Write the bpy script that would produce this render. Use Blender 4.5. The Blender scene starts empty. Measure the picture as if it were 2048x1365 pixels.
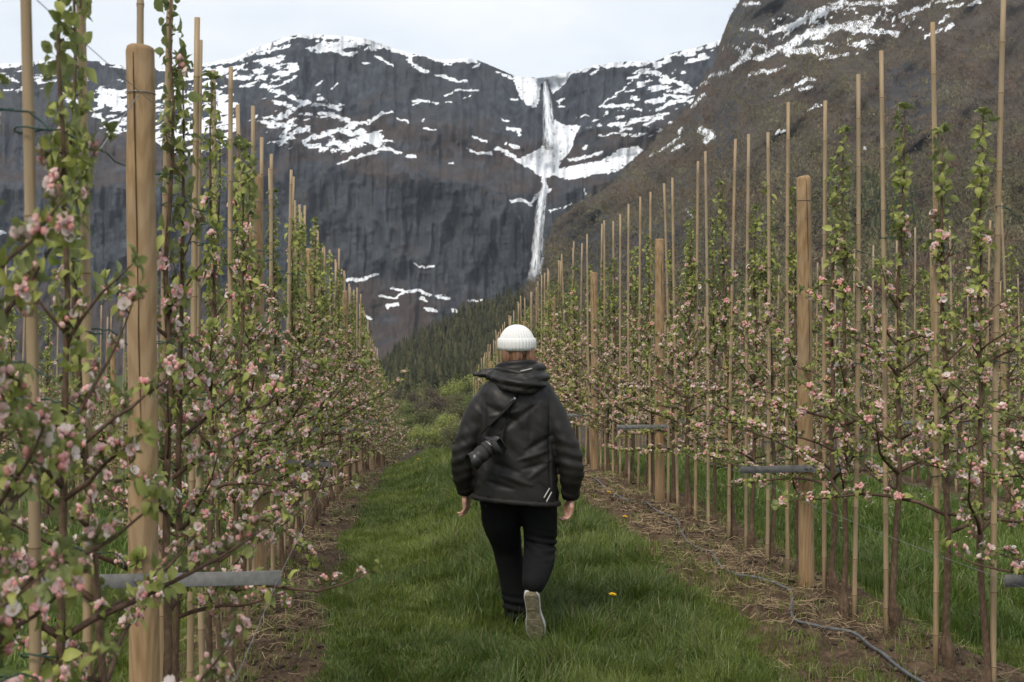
import bpy, math, random
import numpy as np

SC = bpy.context.scene
COL = SC.collection
R = math.radians

# ------------------------------------------------------------------ camera, sky, sun, exposure
W_PX, H_PX, F_PX = 2048.0, 1365.0, 2844.0
YAW = math.atan(242.0 / F_PX)
PITCH = math.atan(22.5 / F_PX)
EYE = np.array([0.0, 0.0, 1.72])
cd = bpy.data.cameras.new('camera')
cam = bpy.data.objects.new('view_camera', cd)
COL.objects.link(cam)
cam.location = EYE
cam.rotation_euler = (math.pi / 2 - PITCH, 0, -YAW)
cd.sensor_width = 36.0
cd.lens = F_PX / W_PX * 36.0
cd.clip_start = 0.05
cd.clip_end = 20000
cd.dof.use_dof = True
cd.dof.focus_distance = 11.0
cd.dof.aperture_fstop = 8.0
SC.camera = cam

SUN_EL, SUN_AZ = 52.0, -150.0          # soft sun behind and to the side of the camera (azimuth from +Y, clockwise)
wd = bpy.data.worlds.new('World')
SC.world = wd
wd.use_nodes = True
nt = wd.node_tree
nt.nodes.clear()
wo = nt.nodes.new('ShaderNodeOutputWorld')
bg_sky = nt.nodes.new('ShaderNodeBackground')
bg_cloud = nt.nodes.new('ShaderNodeBackground')
mixw = nt.nodes.new('ShaderNodeMixShader')
sky = nt.nodes.new('ShaderNodeTexSky')
sky.sky_type = 'NISHITA'
sky.sun_disc = False
sky.sun_elevation = R(SUN_EL)
sky.sun_rotation = R(SUN_AZ)
sky.air_density = 1.0
sky.dust_density = 2.0
bg_sky.inputs['Strength'].default_value = 0.10
nt.links.new(sky.outputs[0], bg_sky.inputs['Color'])
tc = nt.nodes.new('ShaderNodeTexCoord')
mp = nt.nodes.new('ShaderNodeMapping')
mp.inputs['Scale'].default_value = (1.0, 1.0, 2.6)
nz = nt.nodes.new('ShaderNodeTexNoise')
nz.inputs['Scale'].default_value = 2.6
nz.inputs['Detail'].default_value = 6.0
nz.inputs['Roughness'].default_value = 0.55
cr = nt.nodes.new('ShaderNodeValToRGB')
cr.color_ramp.elements[0].position = 0.30
cr.color_ramp.elements[0].color = (0.42, 0.42, 0.42, 1)
cr.color_ramp.elements[1].position = 0.62
cr.color_ramp.elements[1].color = (0.96, 0.96, 0.96, 1)
nt.links.new(tc.outputs['Generated'], mp.inputs[0])
nt.links.new(mp.outputs[0], nz.inputs['Vector'])
nt.links.new(nz.outputs['Fac'], cr.inputs[0])
bg_cloud.inputs['Color'].default_value = (0.885, 0.905, 0.925, 1)
bg_cloud.inputs['Strength'].default_value = 0.78
nt.links.new(cr.outputs[0], mixw.inputs[0])
nt.links.new(bg_sky.outputs[0], mixw.inputs[1])
nt.links.new(bg_cloud.outputs[0], mixw.inputs[2])
nt.links.new(mixw.outputs[0], wo.inputs['Surface'])

sl = bpy.data.lights.new('sun', 'SUN')
sl.energy = 1.5
sl.angle = R(14)
sl.color = (1.0, 0.90, 0.76)
sun = bpy.data.objects.new('sun', sl)
COL.objects.link(sun)
sun.rotation_euler = (R(90 - SUN_EL), 0, R(180 - SUN_AZ))

SC.view_settings.view_transform = 'Standard'
SC.view_settings.look = 'None'
SC.view_settings.exposure = 0.66
SC.view_settings.gamma = 1.0
SC.view_settings.use_curve_mapping = False
SC.cycles.max_bounces = 6
SC.cycles.diffuse_bounces = 3
SC.cycles.transparent_max_bounces = 16

# ------------------------------------------------------------------ projection helpers: a pixel of the photograph is a direction
FWD = np.array([math.sin(YAW) * math.cos(PITCH), math.cos(YAW) * math.cos(PITCH), -math.sin(PITCH)])
RGT = np.array([math.cos(YAW), -math.sin(YAW), 0.0])
UPV = np.cross(RGT, FWD)

def ray(px, py):
    px = np.asarray(px, float); py = np.asarray(py, float)
    return FWD + ((px - W_PX / 2) / F_PX)[..., None] * RGT + ((H_PX / 2 - py) / F_PX)[..., None] * UPV

def at(px, py, d):
    return EYE + ray(px, py) * np.asarray(d, float)[..., None]

def project(p):
    q = np.asarray(p, float) - EYE
    z = q @ FWD
    z = np.where(z < 0.05, 0.05, z)
    return W_PX / 2 + F_PX * (q @ RGT) / z, H_PX / 2 - F_PX * (q @ UPV) / z, z

def row_y(px, x):
    """distance along a planting row at lateral place x that shows in column px"""
    d = ray(px, 660.0)
    return x * d[1] / d[0]

# ------------------------------------------------------------------ noise
def _hash(ix, iy, iz, seed):
    h = (ix.astype(np.int64) * 374761393 + iy.astype(np.int64) * 668265263 + iz.astype(np.int64) * 2147483647 + seed * 1274126177) & 0xFFFFFFFF
    h = ((h ^ (h >> 13)) * 1274126177) & 0xFFFFFFFF
    h = (h ^ (h >> 16)) & 0xFFFFFFFF
    return h.astype(np.float64) / 4294967295.0

def vnoise(x, y, z=None, seed=0):
    x = np.asarray(x, float); y = np.asarray(y, float)
    z = np.zeros_like(x) if z is None else np.asarray(z, float)
    ix, iy, iz = np.floor(x), np.floor(y), np.floor(z)
    fx, fy, fz = x - ix, y - iy, z - iz
    ux, uy, uz = [f * f * f * (f * (f * 6 - 15) + 10) for f in (fx, fy, fz)]
    r = 0
    flat = not np.any(z)
    for dx in (0, 1):
        wx = ux if dx else 1 - ux
        for dy in (0, 1):
            wy = uy if dy else 1 - uy
            for dz in ((0,) if flat else (0, 1)):
                wz = 1.0 if flat else (uz if dz else 1 - uz)
                r = r + wx * wy * wz * _hash(ix + dx, iy + dy, iz + dz, seed)
    return r

def fbm(x, y, z=None, octaves=4, seed=0, gain=0.5, ridged=False):
    a, s, t = 1.0, 0.0, 0.0
    for o in range(octaves):
        k = 2.0 ** o
        n = vnoise(np.asarray(x) * k + 17.3 * o, np.asarray(y) * k + 5.1 * o, None if z is None else np.asarray(z) * k, seed + o)
        if ridged:
            n = 1 - np.abs(2 * n - 1)
        s = s + a * n; t += a; a *= gain
    return s / t

def smooth(e0, e1, x):
    t = np.clip((np.asarray(x, float) - e0) / (e1 - e0), 0, 1)
    return t * t * (3 - 2 * t)

# ------------------------------------------------------------------ mesh and object helpers
def mesh_np(name, verts, tris=None, quads=None, mat=None, col=None, attrs=None, smooth_shade=True):
    me = bpy.data.meshes.new(name)
    verts = np.asarray(verts, np.float32).reshape(-1, 3)
    tris = np.zeros((0, 3), np.int32) if tris is None else np.asarray(tris, np.int32).reshape(-1, 3)
    quads = np.zeros((0, 4), np.int32) if quads is None else np.asarray(quads, np.int32).reshape(-1, 4)
    me.vertices.add(len(verts))
    me.vertices.foreach_set('co', verts.ravel())
    nl = len(tris) * 3 + len(quads) * 4
    me.loops.add(nl)
    me.loops.foreach_set('vertex_index', np.concatenate([tris.ravel(), quads.ravel()]).astype(np.int32))
    me.polygons.add(len(tris) + len(quads))
    starts = np.concatenate([np.arange(len(tris)) * 3, len(tris) * 3 + np.arange(len(quads)) * 4]).astype(np.int32)
    me.polygons.foreach_set('loop_start', starts)
    if smooth_shade:
        me.polygons.foreach_set('use_smooth', np.ones(len(starts), bool))
    me.update(calc_edges=True)
    if col is not None:
        a = me.color_attributes.new('tint', 'FLOAT_COLOR', 'POINT')
        c = np.ones((len(verts), 4), np.float32); c[:, :3] = col
        a.data.foreach_set('color', c.ravel())
    for k, v in (attrs or {}).items():
        a = me.attributes.new(k, 'FLOAT', 'POINT')
        a.data.foreach_set('value', np.asarray(v, np.float32).ravel())
    if mat is not None:
        me.materials.append(mat)
    return me

def link(name, data, parent=None, loc=None, rot=None, scale=None):
    o = bpy.data.objects.new(name, data)
    COL.objects.link(o)
    if parent is not None: o.parent = parent
    if loc is not None: o.location = loc
    if rot is not None: o.rotation_euler = rot
    if scale is not None: o.scale = scale
    return o

def tag(o, label=None, cat=None, group=None, kind=None):
    if label: o['label'] = label
    if cat: o['category'] = cat
    if group: o['group'] = group
    if kind: o['kind'] = kind
    return o

def copy_tree(o, parent=None):
    c = o.copy(); COL.objects.link(c); c.parent = parent
    for ch in list(o.children): copy_tree(ch, c)
    return c

def grid_quads(nu, nv):
    i = np.arange(nu - 1)[:, None] * nv + np.arange(nv - 1)[None, :]
    i = i.ravel()
    return np.stack([i, i + nv, i + nv + 1, i + 1], 1)

class MB:
    """collects shapes into one mesh"""
    def __init__(s): s.v = []; s.t = []; s.q = []; s.c = []; s.n = 0
    def add(s, v, t=None, q=None, c=None):
        v = np.asarray(v, float).reshape(-1, 3)
        s.v.append(v)
        if t is not None and len(t): s.t.append(np.asarray(t) + s.n)
        if q is not None and len(q): s.q.append(np.asarray(q) + s.n)
        if c is None: c = (1, 1, 1)
        c = np.asarray(c, float)
        s.c.append(np.broadcast_to(c, (len(v), 3)) if c.ndim == 1 else c)
        s.n += len(v)
        return s
    def tube(s, pts, rad, n=6, cap=True, c=None, flat=None):
        pts = np.asarray(pts, float); m = len(pts)
        rad = np.broadcast_to(np.asarray(rad, float), (m,))
        tan = np.gradient(pts, axis=0); tan /= np.linalg.norm(tan, axis=1)[:, None] + 1e-12
        ref = np.array([0, 0, 1.0]) if abs(tan[0][2]) < 0.9 else np.array([1.0, 0, 0])
        V = []
        u = np.cross(tan[0], ref); u /= np.linalg.norm(u)
        ang = np.arange(n) / n * 2 * math.pi
        for i in range(m):
            u = u - tan[i] * (u @ tan[i]); u /= np.linalg.norm(u) + 1e-12
            w = np.cross(tan[i], u)
            V.append(pts[i] + rad[i] * (np.cos(ang)[:, None] * u + np.sin(ang)[:, None] * w * (flat or 1.0)))
        V = np.concatenate(V)
        q = []
        for i in range(m - 1):
            a = i * n + np.arange(n); b = i * n + (np.arange(n) + 1) % n
            q.append(np.stack([a, b, b + n, a + n], 1))
        q = np.concatenate(q); t = None
        if cap:
            V = np.concatenate([V, pts[:1], pts[-1:]])
            a = np.arange(n); b = (a + 1) % n; k = m * n
            t = np.concatenate([np.stack([b, a, np.full(n, k)], 1), np.stack([a + (m - 1) * n, b + (m - 1) * n, np.full(n, k + 1)], 1)])
        return s.add(V, t, q, c)
    def lathe(s, prof, n=12, c=None, base=(0, 0, 0)):
        """prof: (radius, z)"""
        prof = np.asarray(prof, float); m = len(prof)
        ang = np.arange(n) / n * 2 * math.pi
        V = np.stack([prof[:, 0][:, None] * np.cos(ang), prof[:, 0][:, None] * np.sin(ang), np.repeat(prof[:, 1][:, None], n, 1)], 2).reshape(-1, 3) + np.asarray(base)
        q = []
        for i in range(m - 1):
            a = i * n + np.arange(n); b = i * n + (np.arange(n) + 1) % n
            q.append(np.stack([a, b, b + n, a + n], 1))
        return s.add(V, None, np.concatenate(q), c)
    def ball(s, cen, rad, n=8, m=6, c=None, rot=None):
        th = np.linspace(0, math.pi, m + 1)
        ang = np.arange(n) / n * 2 * math.pi
        V = np.stack([np.sin(th)[:, None] * np.cos(ang), np.sin(th)[:, None] * np.sin(ang), np.repeat(np.cos(th)[:, None], n, 1)], 2).reshape(-1, 3)
        V = V * np.asarray(rad, float)
        if rot is not None: V = V @ np.asarray(rot).T
        q = []
        for i in range(m):
            a = i * n + np.arange(n); b = i * n + (np.arange(n) + 1) % n
            q.append(np.stack([a, a + n, b + n, b], 1))
        return s.add(V + np.asarray(cen), None, np.concatenate(q), c)
    def box(s, lo, hi, c=None, rot=None, off=(0, 0, 0), bev=0.0):
        lo = np.asarray(lo, float); hi = np.asarray(hi, float)
        if bev <= 0:
            V = np.array([[(lo, hi)[i][0], (lo, hi)[j][1], (lo, hi)[k][2]] for i in (0, 1) for j in (0, 1) for k in (0, 1)])
            q = [[0, 1, 3, 2], [4, 6, 7, 5], [0, 4, 5, 1], [2, 3, 7, 6], [0, 2, 6, 4], [1, 5, 7, 3]]
            t = None
        else:
            V = []; idx = {}
            for i in (0, 1):
                for j in (0, 1):
                    for k in (0, 1):
                        for ax in range(3):
                            p = [(lo, hi)[i][0], (lo, hi)[j][1], (lo, hi)[k][2]]
                            for d, e in ((0, i), (1, j), (2, k)):
                                if d != ax: p[d] += bev if e == 0 else -bev
                            idx[(i, j, k, ax)] = len(V); V.append(p)
            q = []; t = []
            for ax in range(3):
                o1, o2 = [a for a in range(3) if a != ax]
                for e in (0, 1):
                    f = []
                    for (a, b) in ((0, 0), (1, 0), (1, 1), (0, 1)):
                        key = [0, 0, 0]; key[ax] = e; key[o1] = a; key[o2] = b
                        f.append(idx[(*key, ax)])
                    q.append(f)
                for a in (0, 1):
                    for b in (0, 1):
                        k0 = [0, 0, 0]; k1 = [0, 0, 0]
                        k0[ax] = 0; k1[ax] = 1
                        for k in (k0, k1): k[o1] = a; k[o2] = b
                        q.append([idx[(*k0, o1)], idx[(*k1, o1)], idx[(*k1, o2)], idx[(*k0, o2)]])
            for i in (0, 1):
                for j in (0, 1):
                    for k in (0, 1): t.append([idx[(i, j, k, 0)], idx[(i, j, k, 1)], idx[(i, j, k, 2)]])
            V = np.array(V)
        if rot is not None: V = V @ np.asarray(rot).T
        return s.add(V + np.asarray(off), t, q, c)
    def mesh(s, name, mat, smooth_shade=True, col=False):
        v = np.concatenate(s.v)
        return mesh_np(name, v, np.concatenate(s.t) if s.t else None, np.concatenate(s.q) if s.q else None, mat,
                       np.concatenate(s.c) if col else None, smooth_shade=smooth_shade)

def rotm(ax, a):
    ax = np.asarray(ax, float); ax = ax / np.linalg.norm(ax)
    K = np.array([[0, -ax[2], ax[1]], [ax[2], 0, -ax[0]], [-ax[1], ax[0], 0]])
    return np.eye(3) + math.sin(a) * K + (1 - math.cos(a)) * K @ K

def frame_to(zdir, spin=0.0):
    """rotation taking +Z to zdir"""
    z = np.asarray(zdir, float); z = z / np.linalg.norm(z)
    r = np.array([0, 0, 1.0]) if abs(z[2]) < 0.95 else np.array([1.0, 0, 0])
    x = np.cross(r, z); x /= np.linalg.norm(x)
    y = np.cross(z, x)
    c, s_ = math.cos(spin), math.sin(spin)
    return np.stack([c * x + s_ * y, -s_ * x + c * y, z], 1)

# ------------------------------------------------------------------ materials
def srgb(r, g, b):
    f = lambda u: (u / 255.0) / 12.92 if u / 255.0 <= 0.04045 else ((u / 255.0 + 0.055) / 1.055) ** 2.4
    return (f(r), f(g), f(b))

class Mat:
    def __init__(s, name, rough=0.8, spec=0.3):
        s.m = bpy.data.materials.new(name); s.m.use_nodes = True
        s.t = s.m.node_tree; s.n = s.t.nodes; s.b = s.n['Principled BSDF']; s.out = s.n['Material Output']
        s.b.inputs['Roughness'].default_value = rough
        s.b.inputs['Specular IOR Level'].default_value = spec
    def node(s, ty, **k):
        n = s.n.new(ty)
        for a, v in k.items():
            if a.startswith('i_'): n.inputs[a[2:]].default_value = v
            else: setattr(n, a, v)
        return n
    def lk(s, a, b): s.t.links.new(a, b)
    def coord(s, scale=(1, 1, 1), kind='Object'):
        tcn = s.node('ShaderNodeTexCoord'); mpn = s.node('ShaderNodeMapping')
        mpn.inputs['Scale'].default_value = scale
        s.lk(tcn.outputs[kind], mpn.inputs[0]); return mpn.outputs[0]
    def pos(s, scale=(1, 1, 1)):
        g = s.node('ShaderNodeNewGeometry'); mpn = s.node('ShaderNodeMapping')
        mpn.inputs['Scale'].default_value = scale
        s.lk(g.outputs['Position'], mpn.inputs[0]); return mpn.outputs[0]
    def noise(s, vec, scale, detail=4, rough=0.55):
        n = s.node('ShaderNodeTexNoise'); n.inputs['Scale'].default_value = scale
        n.inputs['Detail'].default_value = detail; n.inputs['Roughness'].default_value = rough
        s.lk(vec, n.inputs['Vector']); return n.outputs['Fac']
    def ramp(s, fac, stops):
        r = s.node('ShaderNodeValToRGB'); e = r.color_ramp.elements
        while len(e) < len(stops): e.new(0.5)
        for k, (p, c) in enumerate(stops):
            e[k].position = p; e[k].color = (*c, 1) if len(c) == 3 else c
        s.lk(fac, r.inputs[0]); return r.outputs[0]
    def mix(s, fac, a, b, mode='MIX'):
        n = s.node('ShaderNodeMix', data_type='RGBA', blend_type=mode)
        for sock, v in ((n.inputs[0], fac), (n.inputs[6], a), (n.inputs[7], b)):
            if isinstance(v, (int, float)): sock.default_value = v
            elif isinstance(v, tuple): sock.default_value = (*v, 1) if len(v) == 3 else v
            else: s.lk(v, sock)
        return n.outputs[2]
    def math(s, op, a, b=0.0, c=0.0):
        n = s.node('ShaderNodeMath', operation=op)
        for k, v in enumerate((a, b, c)):
            if isinstance(v, (int, float)): n.inputs[k].default_value = v
            else: s.lk(v, n.inputs[k])
        return n.outputs[0]
    def attr(s, name, out='Fac'):
        n = s.node('ShaderNodeAttribute', attribute_name=name); return n.outputs[out]
    def color(s, c):
        if isinstance(c, tuple): s.b.inputs['Base Color'].default_value = (*c, 1)
        else: s.lk(c, s.b.inputs['Base Color'])
    def bump(s, h, strength=0.3, dist=0.01):
        n = s.node('ShaderNodeBump'); n.inputs['Strength'].default_value = strength; n.inputs['Distance'].default_value = dist
        s.lk(h, n.inputs['Height']); s.lk(n.outputs[0], s.b.inputs['Normal'])
    def translucent(s, c, amount):
        tr = s.node('ShaderNodeBsdfTranslucent'); mx = s.node('ShaderNodeMixShader'); mx.inputs[0].default_value = amount
        if isinstance(c, tuple): tr.inputs[0].default_value = (*c, 1)
        else: s.lk(c, tr.inputs[0])
        s.lk(s.b.outputs[0], mx.inputs[1]); s.lk(tr.outputs[0], mx.inputs[2]); s.lk(mx.outputs[0], s.out.inputs[0])

M = {}
# timber post
m = Mat('post_timber', 0.8, 0.2)
v = m.coord((14, 14, 1.1)); g = m.noise(v, 3.0, 6, 0.65)
v2 = m.coord((1, 1, 1)); g2 = m.noise(v2, 2.3, 3)
wv = m.node('ShaderNodeTexWave', wave_type='RINGS', i_Scale=3.0, i_Distortion=6.0, i_Detail=3.0)
m.lk(m.coord((9, 9, 0.7)), wv.inputs['Vector'])
c = m.ramp(g, [(0.25, (0.165, 0.103, 0.052)), (0.5, (0.275, 0.183, 0.096)), (0.8, (0.36, 0.255, 0.148))])
c = m.mix(0.22, c, m.ramp(wv.outputs['Fac'], [(0.2, (0.20, 0.12, 0.06)), (0.7, (0.42, 0.30, 0.18))]))
c = m.mix(m.ramp(g2, [(0.45, (0, 0, 0)), (0.75, (0.45, 0.45, 0.45))]), c, (0.26, 0.22, 0.17))
m.color(c); m.bump(g, 0.5, 0.004); M['post'] = m.m
# bamboo
m = Mat('bamboo_cane', 0.55, 0.35)
v = m.coord((30, 30, 2.0)); g = m.noise(v, 2.0, 5)
g2 = m.noise(m.coord((1, 1, 1)), 1.7, 3)
oi = m.node('ShaderNodeObjectInfo')
c = m.ramp(g, [(0.3, (0.235, 0.160, 0.085)), (0.7, (0.39, 0.285, 0.165))])
c = m.mix(m.ramp(g2, [(0.4, (0, 0, 0)), (0.7, (0.5, 0.5, 0.5))]), c, (0.225, 0.180, 0.120))
c = m.mix(m.math('MULTIPLY', oi.outputs['Random'], 0.45), c, (0.29, 0.235, 0.160))
m.color(c); M['bamboo'] = m.m
m = Mat('bamboo_node', 0.7, 0.2); m.color((0.17, 0.11, 0.06)); M['bamboo_node'] = m.m
# bark
m = Mat('apple_bark', 0.85, 0.2)
g = m.noise(m.coord((40, 40, 22)), 1.5, 5, 0.6)
c = m.ramp(g, [(0.3, (0.058, 0.039, 0.026)), (0.55, (0.115, 0.077, 0.050)), (0.8, (0.20, 0.145, 0.098))])
m.color(c); m.bump(g, 0.6, 0.004); M['bark'] = m.m
m = Mat('apple_twig', 0.7, 0.3)
g = m.noise(m.coord((60, 60, 60)), 1.0, 4)
m.color(m.ramp(g, [(0.3, (0.055, 0.032, 0.022)), (0.7, (0.120, 0.074, 0.049))])); M['twig'] = m.m
# leaf
m = Mat('apple_leaf', 0.48, 0.4)
t = m.attr('tint', 'Color')
geo = m.node('ShaderNodeNewGeometry')
under = m.mix(0.5, t, (0.20, 0.24, 0.13))
oi = m.node('ShaderNodeObjectInfo')
c = m.mix(geo.outputs['Backfacing'], t, under)
hs = m.node('ShaderNodeHueSaturation'); m.lk(c, hs.inputs['Color'])
m.lk(m.math('MULTIPLY_ADD', oi.outputs['Random'], 0.3, 0.85), hs.inputs['Value'])
m.color(hs.outputs[0]); m.translucent(hs.outputs[0], 0.34); M['leaf'] = m.m
# blossom
m = Mat('apple_blossom', 0.6, 0.25)
t = m.attr('tint', 'Color'); m.color(t); m.translucent(t, 0.38); M['blossom'] = m.m
# metal, wire, ties, hose
m = Mat('galvanised_steel', 0.6, 0.35); m.b.inputs['Metallic'].default_value = 0.0
g = m.noise(m.coord((30, 30, 30)), 1.0, 4)
m.color(m.ramp(g, [(0.3, (0.105, 0.107, 0.105)), (0.7, (0.20, 0.20, 0.195))])); M['steel'] = m.m
m = Mat('wire_steel', 0.45, 0.5); m.b.inputs['Metallic'].default_value = 0.5; m.color((0.22, 0.22, 0.22)); M['wire'] = m.m
m = Mat('green_tie', 0.5, 0.4); m.color((0.018, 0.055, 0.042)); M['tie'] = m.m
m = Mat('grey_hose', 0.5, 0.45)
g = m.noise(m.coord((20, 20, 20)), 1.0, 4)
m.color(m.ramp(g, [(0.35, (0.065, 0.070, 0.077)), (0.7, (0.13, 0.135, 0.145))])); M['hose'] = m.m
m = Mat('dark_crack', 0.9, 0.1); m.color((0.055, 0.033, 0.02)); M['crack'] = m.m
# grass
m = Mat('grass_blade', 0.42, 0.45)
t = m.attr('tint', 'Color'); m.color(t); m.translucent(t, 0.3); M['grass'] = m.m
m = Mat('straw', 0.8, 0.2); t = m.attr('tint', 'Color'); m.color(t); M['straw'] = m.m
# ground: soil and turf
m = Mat('ground_soil_and_turf', 0.95, 0.15)
p = m.pos()
n1 = m.noise(p, 9.0, 8, 0.7); n2 = m.noise(p, 1.6, 4); n3 = m.noise(p, 45.0, 4, 0.7)
soil = m.ramp(n1, [(0.3, (0.030, 0.019, 0.013)), (0.5, (0.070, 0.046, 0.030)), (0.7, (0.145, 0.100, 0.063))])
soil = m.mix(m.ramp(n3, [(0.52, (0, 0, 0)), (0.66, (0.6, 0.6, 0.6))]), soil, (0.17, 0.13, 0.085))
turf = m.ramp(n1, [(0.3, (0.034, 0.052, 0.013)), (0.65, (0.075, 0.105, 0.028))])
turf = m.mix(m.ramp(n2, [(0.55, (0, 0, 0)), (0.8, (0.35, 0.35, 0.35))]), turf, (0.07, 0.055, 0.03))
k = m.math('ADD', m.attr('soil'), m.math('MULTIPLY_ADD', n1, 0.9, -0.45))
m.color(m.mix(m.ramp(k, [(0.42, (0, 0, 0)), (0.58, (1, 1, 1))]), turf, soil))
m.bump(n1, 0.7, 0.03); M['ground'] = m.m
# mountain rock, heath and snow
def mountain_mat(name, rock, heath, tintscale):
    m = Mat(name, 0.9, 0.15)
    p = m.pos((1, 1, 0.28)); q = m.pos((1, 1, 1.6)); r = m.pos()
    a = m.noise(p, 0.030, 9, 0.78); b_ = m.noise(q, 0.012, 9, 0.72); d = m.noise(r, 0.0035, 5)
    e = m.noise(m.pos((1, 1, 0.12)), 0.085, 7, 0.78)
    c = m.ramp(a, [(0.36, tuple(x * 0.38 for x in rock)), (0.5, rock), (0.64, tuple(x * 1.7 for x in rock))])
    c = m.mix(m.ramp(e, [(0.35, (0.35, 0.35, 0.35)), (0.5, (0, 0, 0))]), c, tuple(x * 0.5 for x in rock))
    c = m.mix(m.ramp(d, [(0.45, (0, 0, 0)), (0.7, (0.5, 0.5, 0.5))]), c, (rock[0] * 1.35, rock[1] * 1.12, rock[2] * 0.92))
    h = m.math('ADD', m.attr('heath'), m.math('MULTIPLY_ADD', b_, 1.3, -0.65))
    hc = m.ramp(a, [(0.3, tuple(x * 0.6 for x in heath)), (0.7, tuple(x * 1.4 for x in heath))])
    c = m.mix(m.ramp(h, [(0.42, (0, 0, 0)), (0.62, (0.9, 0.9, 0.9))]), c, hc)
    s_ = m.math('ADD', m.attr('snow'), m.math('MULTIPLY_ADD', m.noise(m.pos((1, 1, 1.8)), 0.075, 8, 0.75), 1.3, -0.70))
    c = m.mix(m.ramp(s_, [(0.47, (0, 0, 0)), (0.54, (1, 1, 1))]), c, (0.80, 0.84, 0.89))
    m.color(c); m.bump(m.math('ADD', a, e), 0.5, 7.0)
    return m.m
M['massif'] = mountain_mat('cliff_rock_and_snow', (0.044, 0.052, 0.063), (0.060, 0.046, 0.040), 1)
M['slope'] = mountain_mat('slope_rock_and_heath', (0.044, 0.044, 0.046), (0.074, 0.058, 0.045), 1)
# far vegetation
for k, c0, c1 in (('scrub', (0.050, 0.040, 0.030), (0.115, 0.098, 0.062)), ('conifer', (0.016, 0.026, 0.014), (0.040, 0.055, 0.026))):
    m = Mat('far_' + k, 0.9, 0.1); m.color(m.attr('tint', 'Color')); M[k] = m.m
m = Mat('tree_leaf_far', 0.7, 0.2); t = m.attr('tint', 'Color'); m.color(t); m.translucent(t, 0.25); M['far_leaf'] = m.m
# waterfall
m = Mat('falling_water', 0.5, 0.3)
u = m.attr('across'); w = m.attr('along')
cx = m.node('ShaderNodeCombineXYZ'); m.lk(m.math('MULTIPLY', u, 9.0), cx.inputs[0]); m.lk(m.math('MULTIPLY', w, 3.2), cx.inputs[1])
n1 = m.noise(cx.outputs[0], 1.0, 6, 0.65)
edge = m.math('SUBTRACT', 1.0, m.math('POWER', m.math('ABSOLUTE', m.math('MULTIPLY_ADD', u, 2.0, -1.0)), 1.6))
al = m.math('MULTIPLY', m.math('MULTIPLY_ADD', edge, 1.25, -0.05), m.math('MULTIPLY_ADD', n1, 4.4, -1.65))
al = m.math('MULTIPLY', al, m.attr('dense'))
cl = m.node('ShaderNodeClamp'); m.lk(al, cl.inputs[0]); cl.inputs[2].default_value = 0.93
m.color((0.80, 0.85, 0.90)); m.lk(cl.outputs[0], m.b.inputs['Alpha']); M['water'] = m.m

# ================================================================== THE SETTING
rng = np.random.default_rng(7)

def x_left(y): return np.interp(np.asarray(y, float), [0, 10, 14, 19, 25, 45], [-0.813, -0.815, -0.77, -0.62, -0.50, -0.15])
X_RIGHT = 2.73

def gz0(x, y):
    x = np.asarray(x, float); y = np.asarray(y, float)
    k = 0.00225
    t = np.clip(y - 10.0, 0, 70.0)
    z = -k * t * t - np.maximum(0, y - 80.0) * 2 * k * 70.0
    z = z - 0.022 * np.clip(y - 9.0, 0, 40) * smooth(1.2, -0.9, x)
    z = z - 0.10 * np.clip(-1.5 - x, 0, 14) - 0.02 * np.clip(x - 4.0, 0, 30)
    return np.maximum(z, -96.0)

def soil_mask(x, y):
    e = 0.16 * (fbm(np.asarray(x) * 1.7, np.asarray(y) * 1.1, octaves=3, seed=31) - 0.5) * 2
    l = smooth(0.50, 0.32, np.abs(x - (x_left(y) + 0.04)) + e)
    r = smooth(0.70, 0.44, np.abs(x - (X_RIGHT - 0.20)) + e * 1.3)
    r2 = smooth(0.5, 0.3, np.abs(x - 6.31) + e)
    l2 = smooth(0.5, 0.3, np.abs(x + 4.39) + e)
    return np.clip(l + r + r2 + l2, 0, 1)

def gz(x, y):
    s = soil_mask(x, y)
    near = smooth(60, 30, y) * smooth(20, 12, np.abs(x))
    d = 0.05 * (fbm(x * 0.9, y * 0.9, octaves=2, seed=5) - 0.5)
    d = d + s * (0.17 * (fbm(x * 5.0, y * 5.0, octaves=4, seed=9, gain=0.65) - 0.40))
    return gz0(x, y) + d * near

# ---- ground: one sheet that reaches the foot of the mountains
xs = np.concatenate([-np.geomspace(6000, 9.5, 26), np.arange(-9, -1.8, 0.3), np.arange(-1.8, 3.6, 0.045), np.arange(3.6, 14, 0.25), np.geomspace(14.5, 6000, 26)])
ys = np.concatenate([-np.geomspace(400, 4, 8), np.arange(-3, 5.5, 0.5), np.arange(5.5, 20, 0.045), np.arange(20, 50, 0.25), np.geomspace(50.5, 7000, 50)])
GX, GY = np.meshgrid(xs, ys, indexing='ij')
GZ = gz(GX.ravel(), GY.ravel())
me = mesh_np('ground', np.stack([GX.ravel(), GY.ravel(), GZ], 1), quads=grid_quads(len(xs), len(ys)), mat=M['ground'],
             attrs={'soil': soil_mask(GX.ravel(), GY.ravel())})
tag(link('ground', me), 'orchard ground of turf alleys and bare soil strips falling away to the valley', 'ground', kind='structure')

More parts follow.
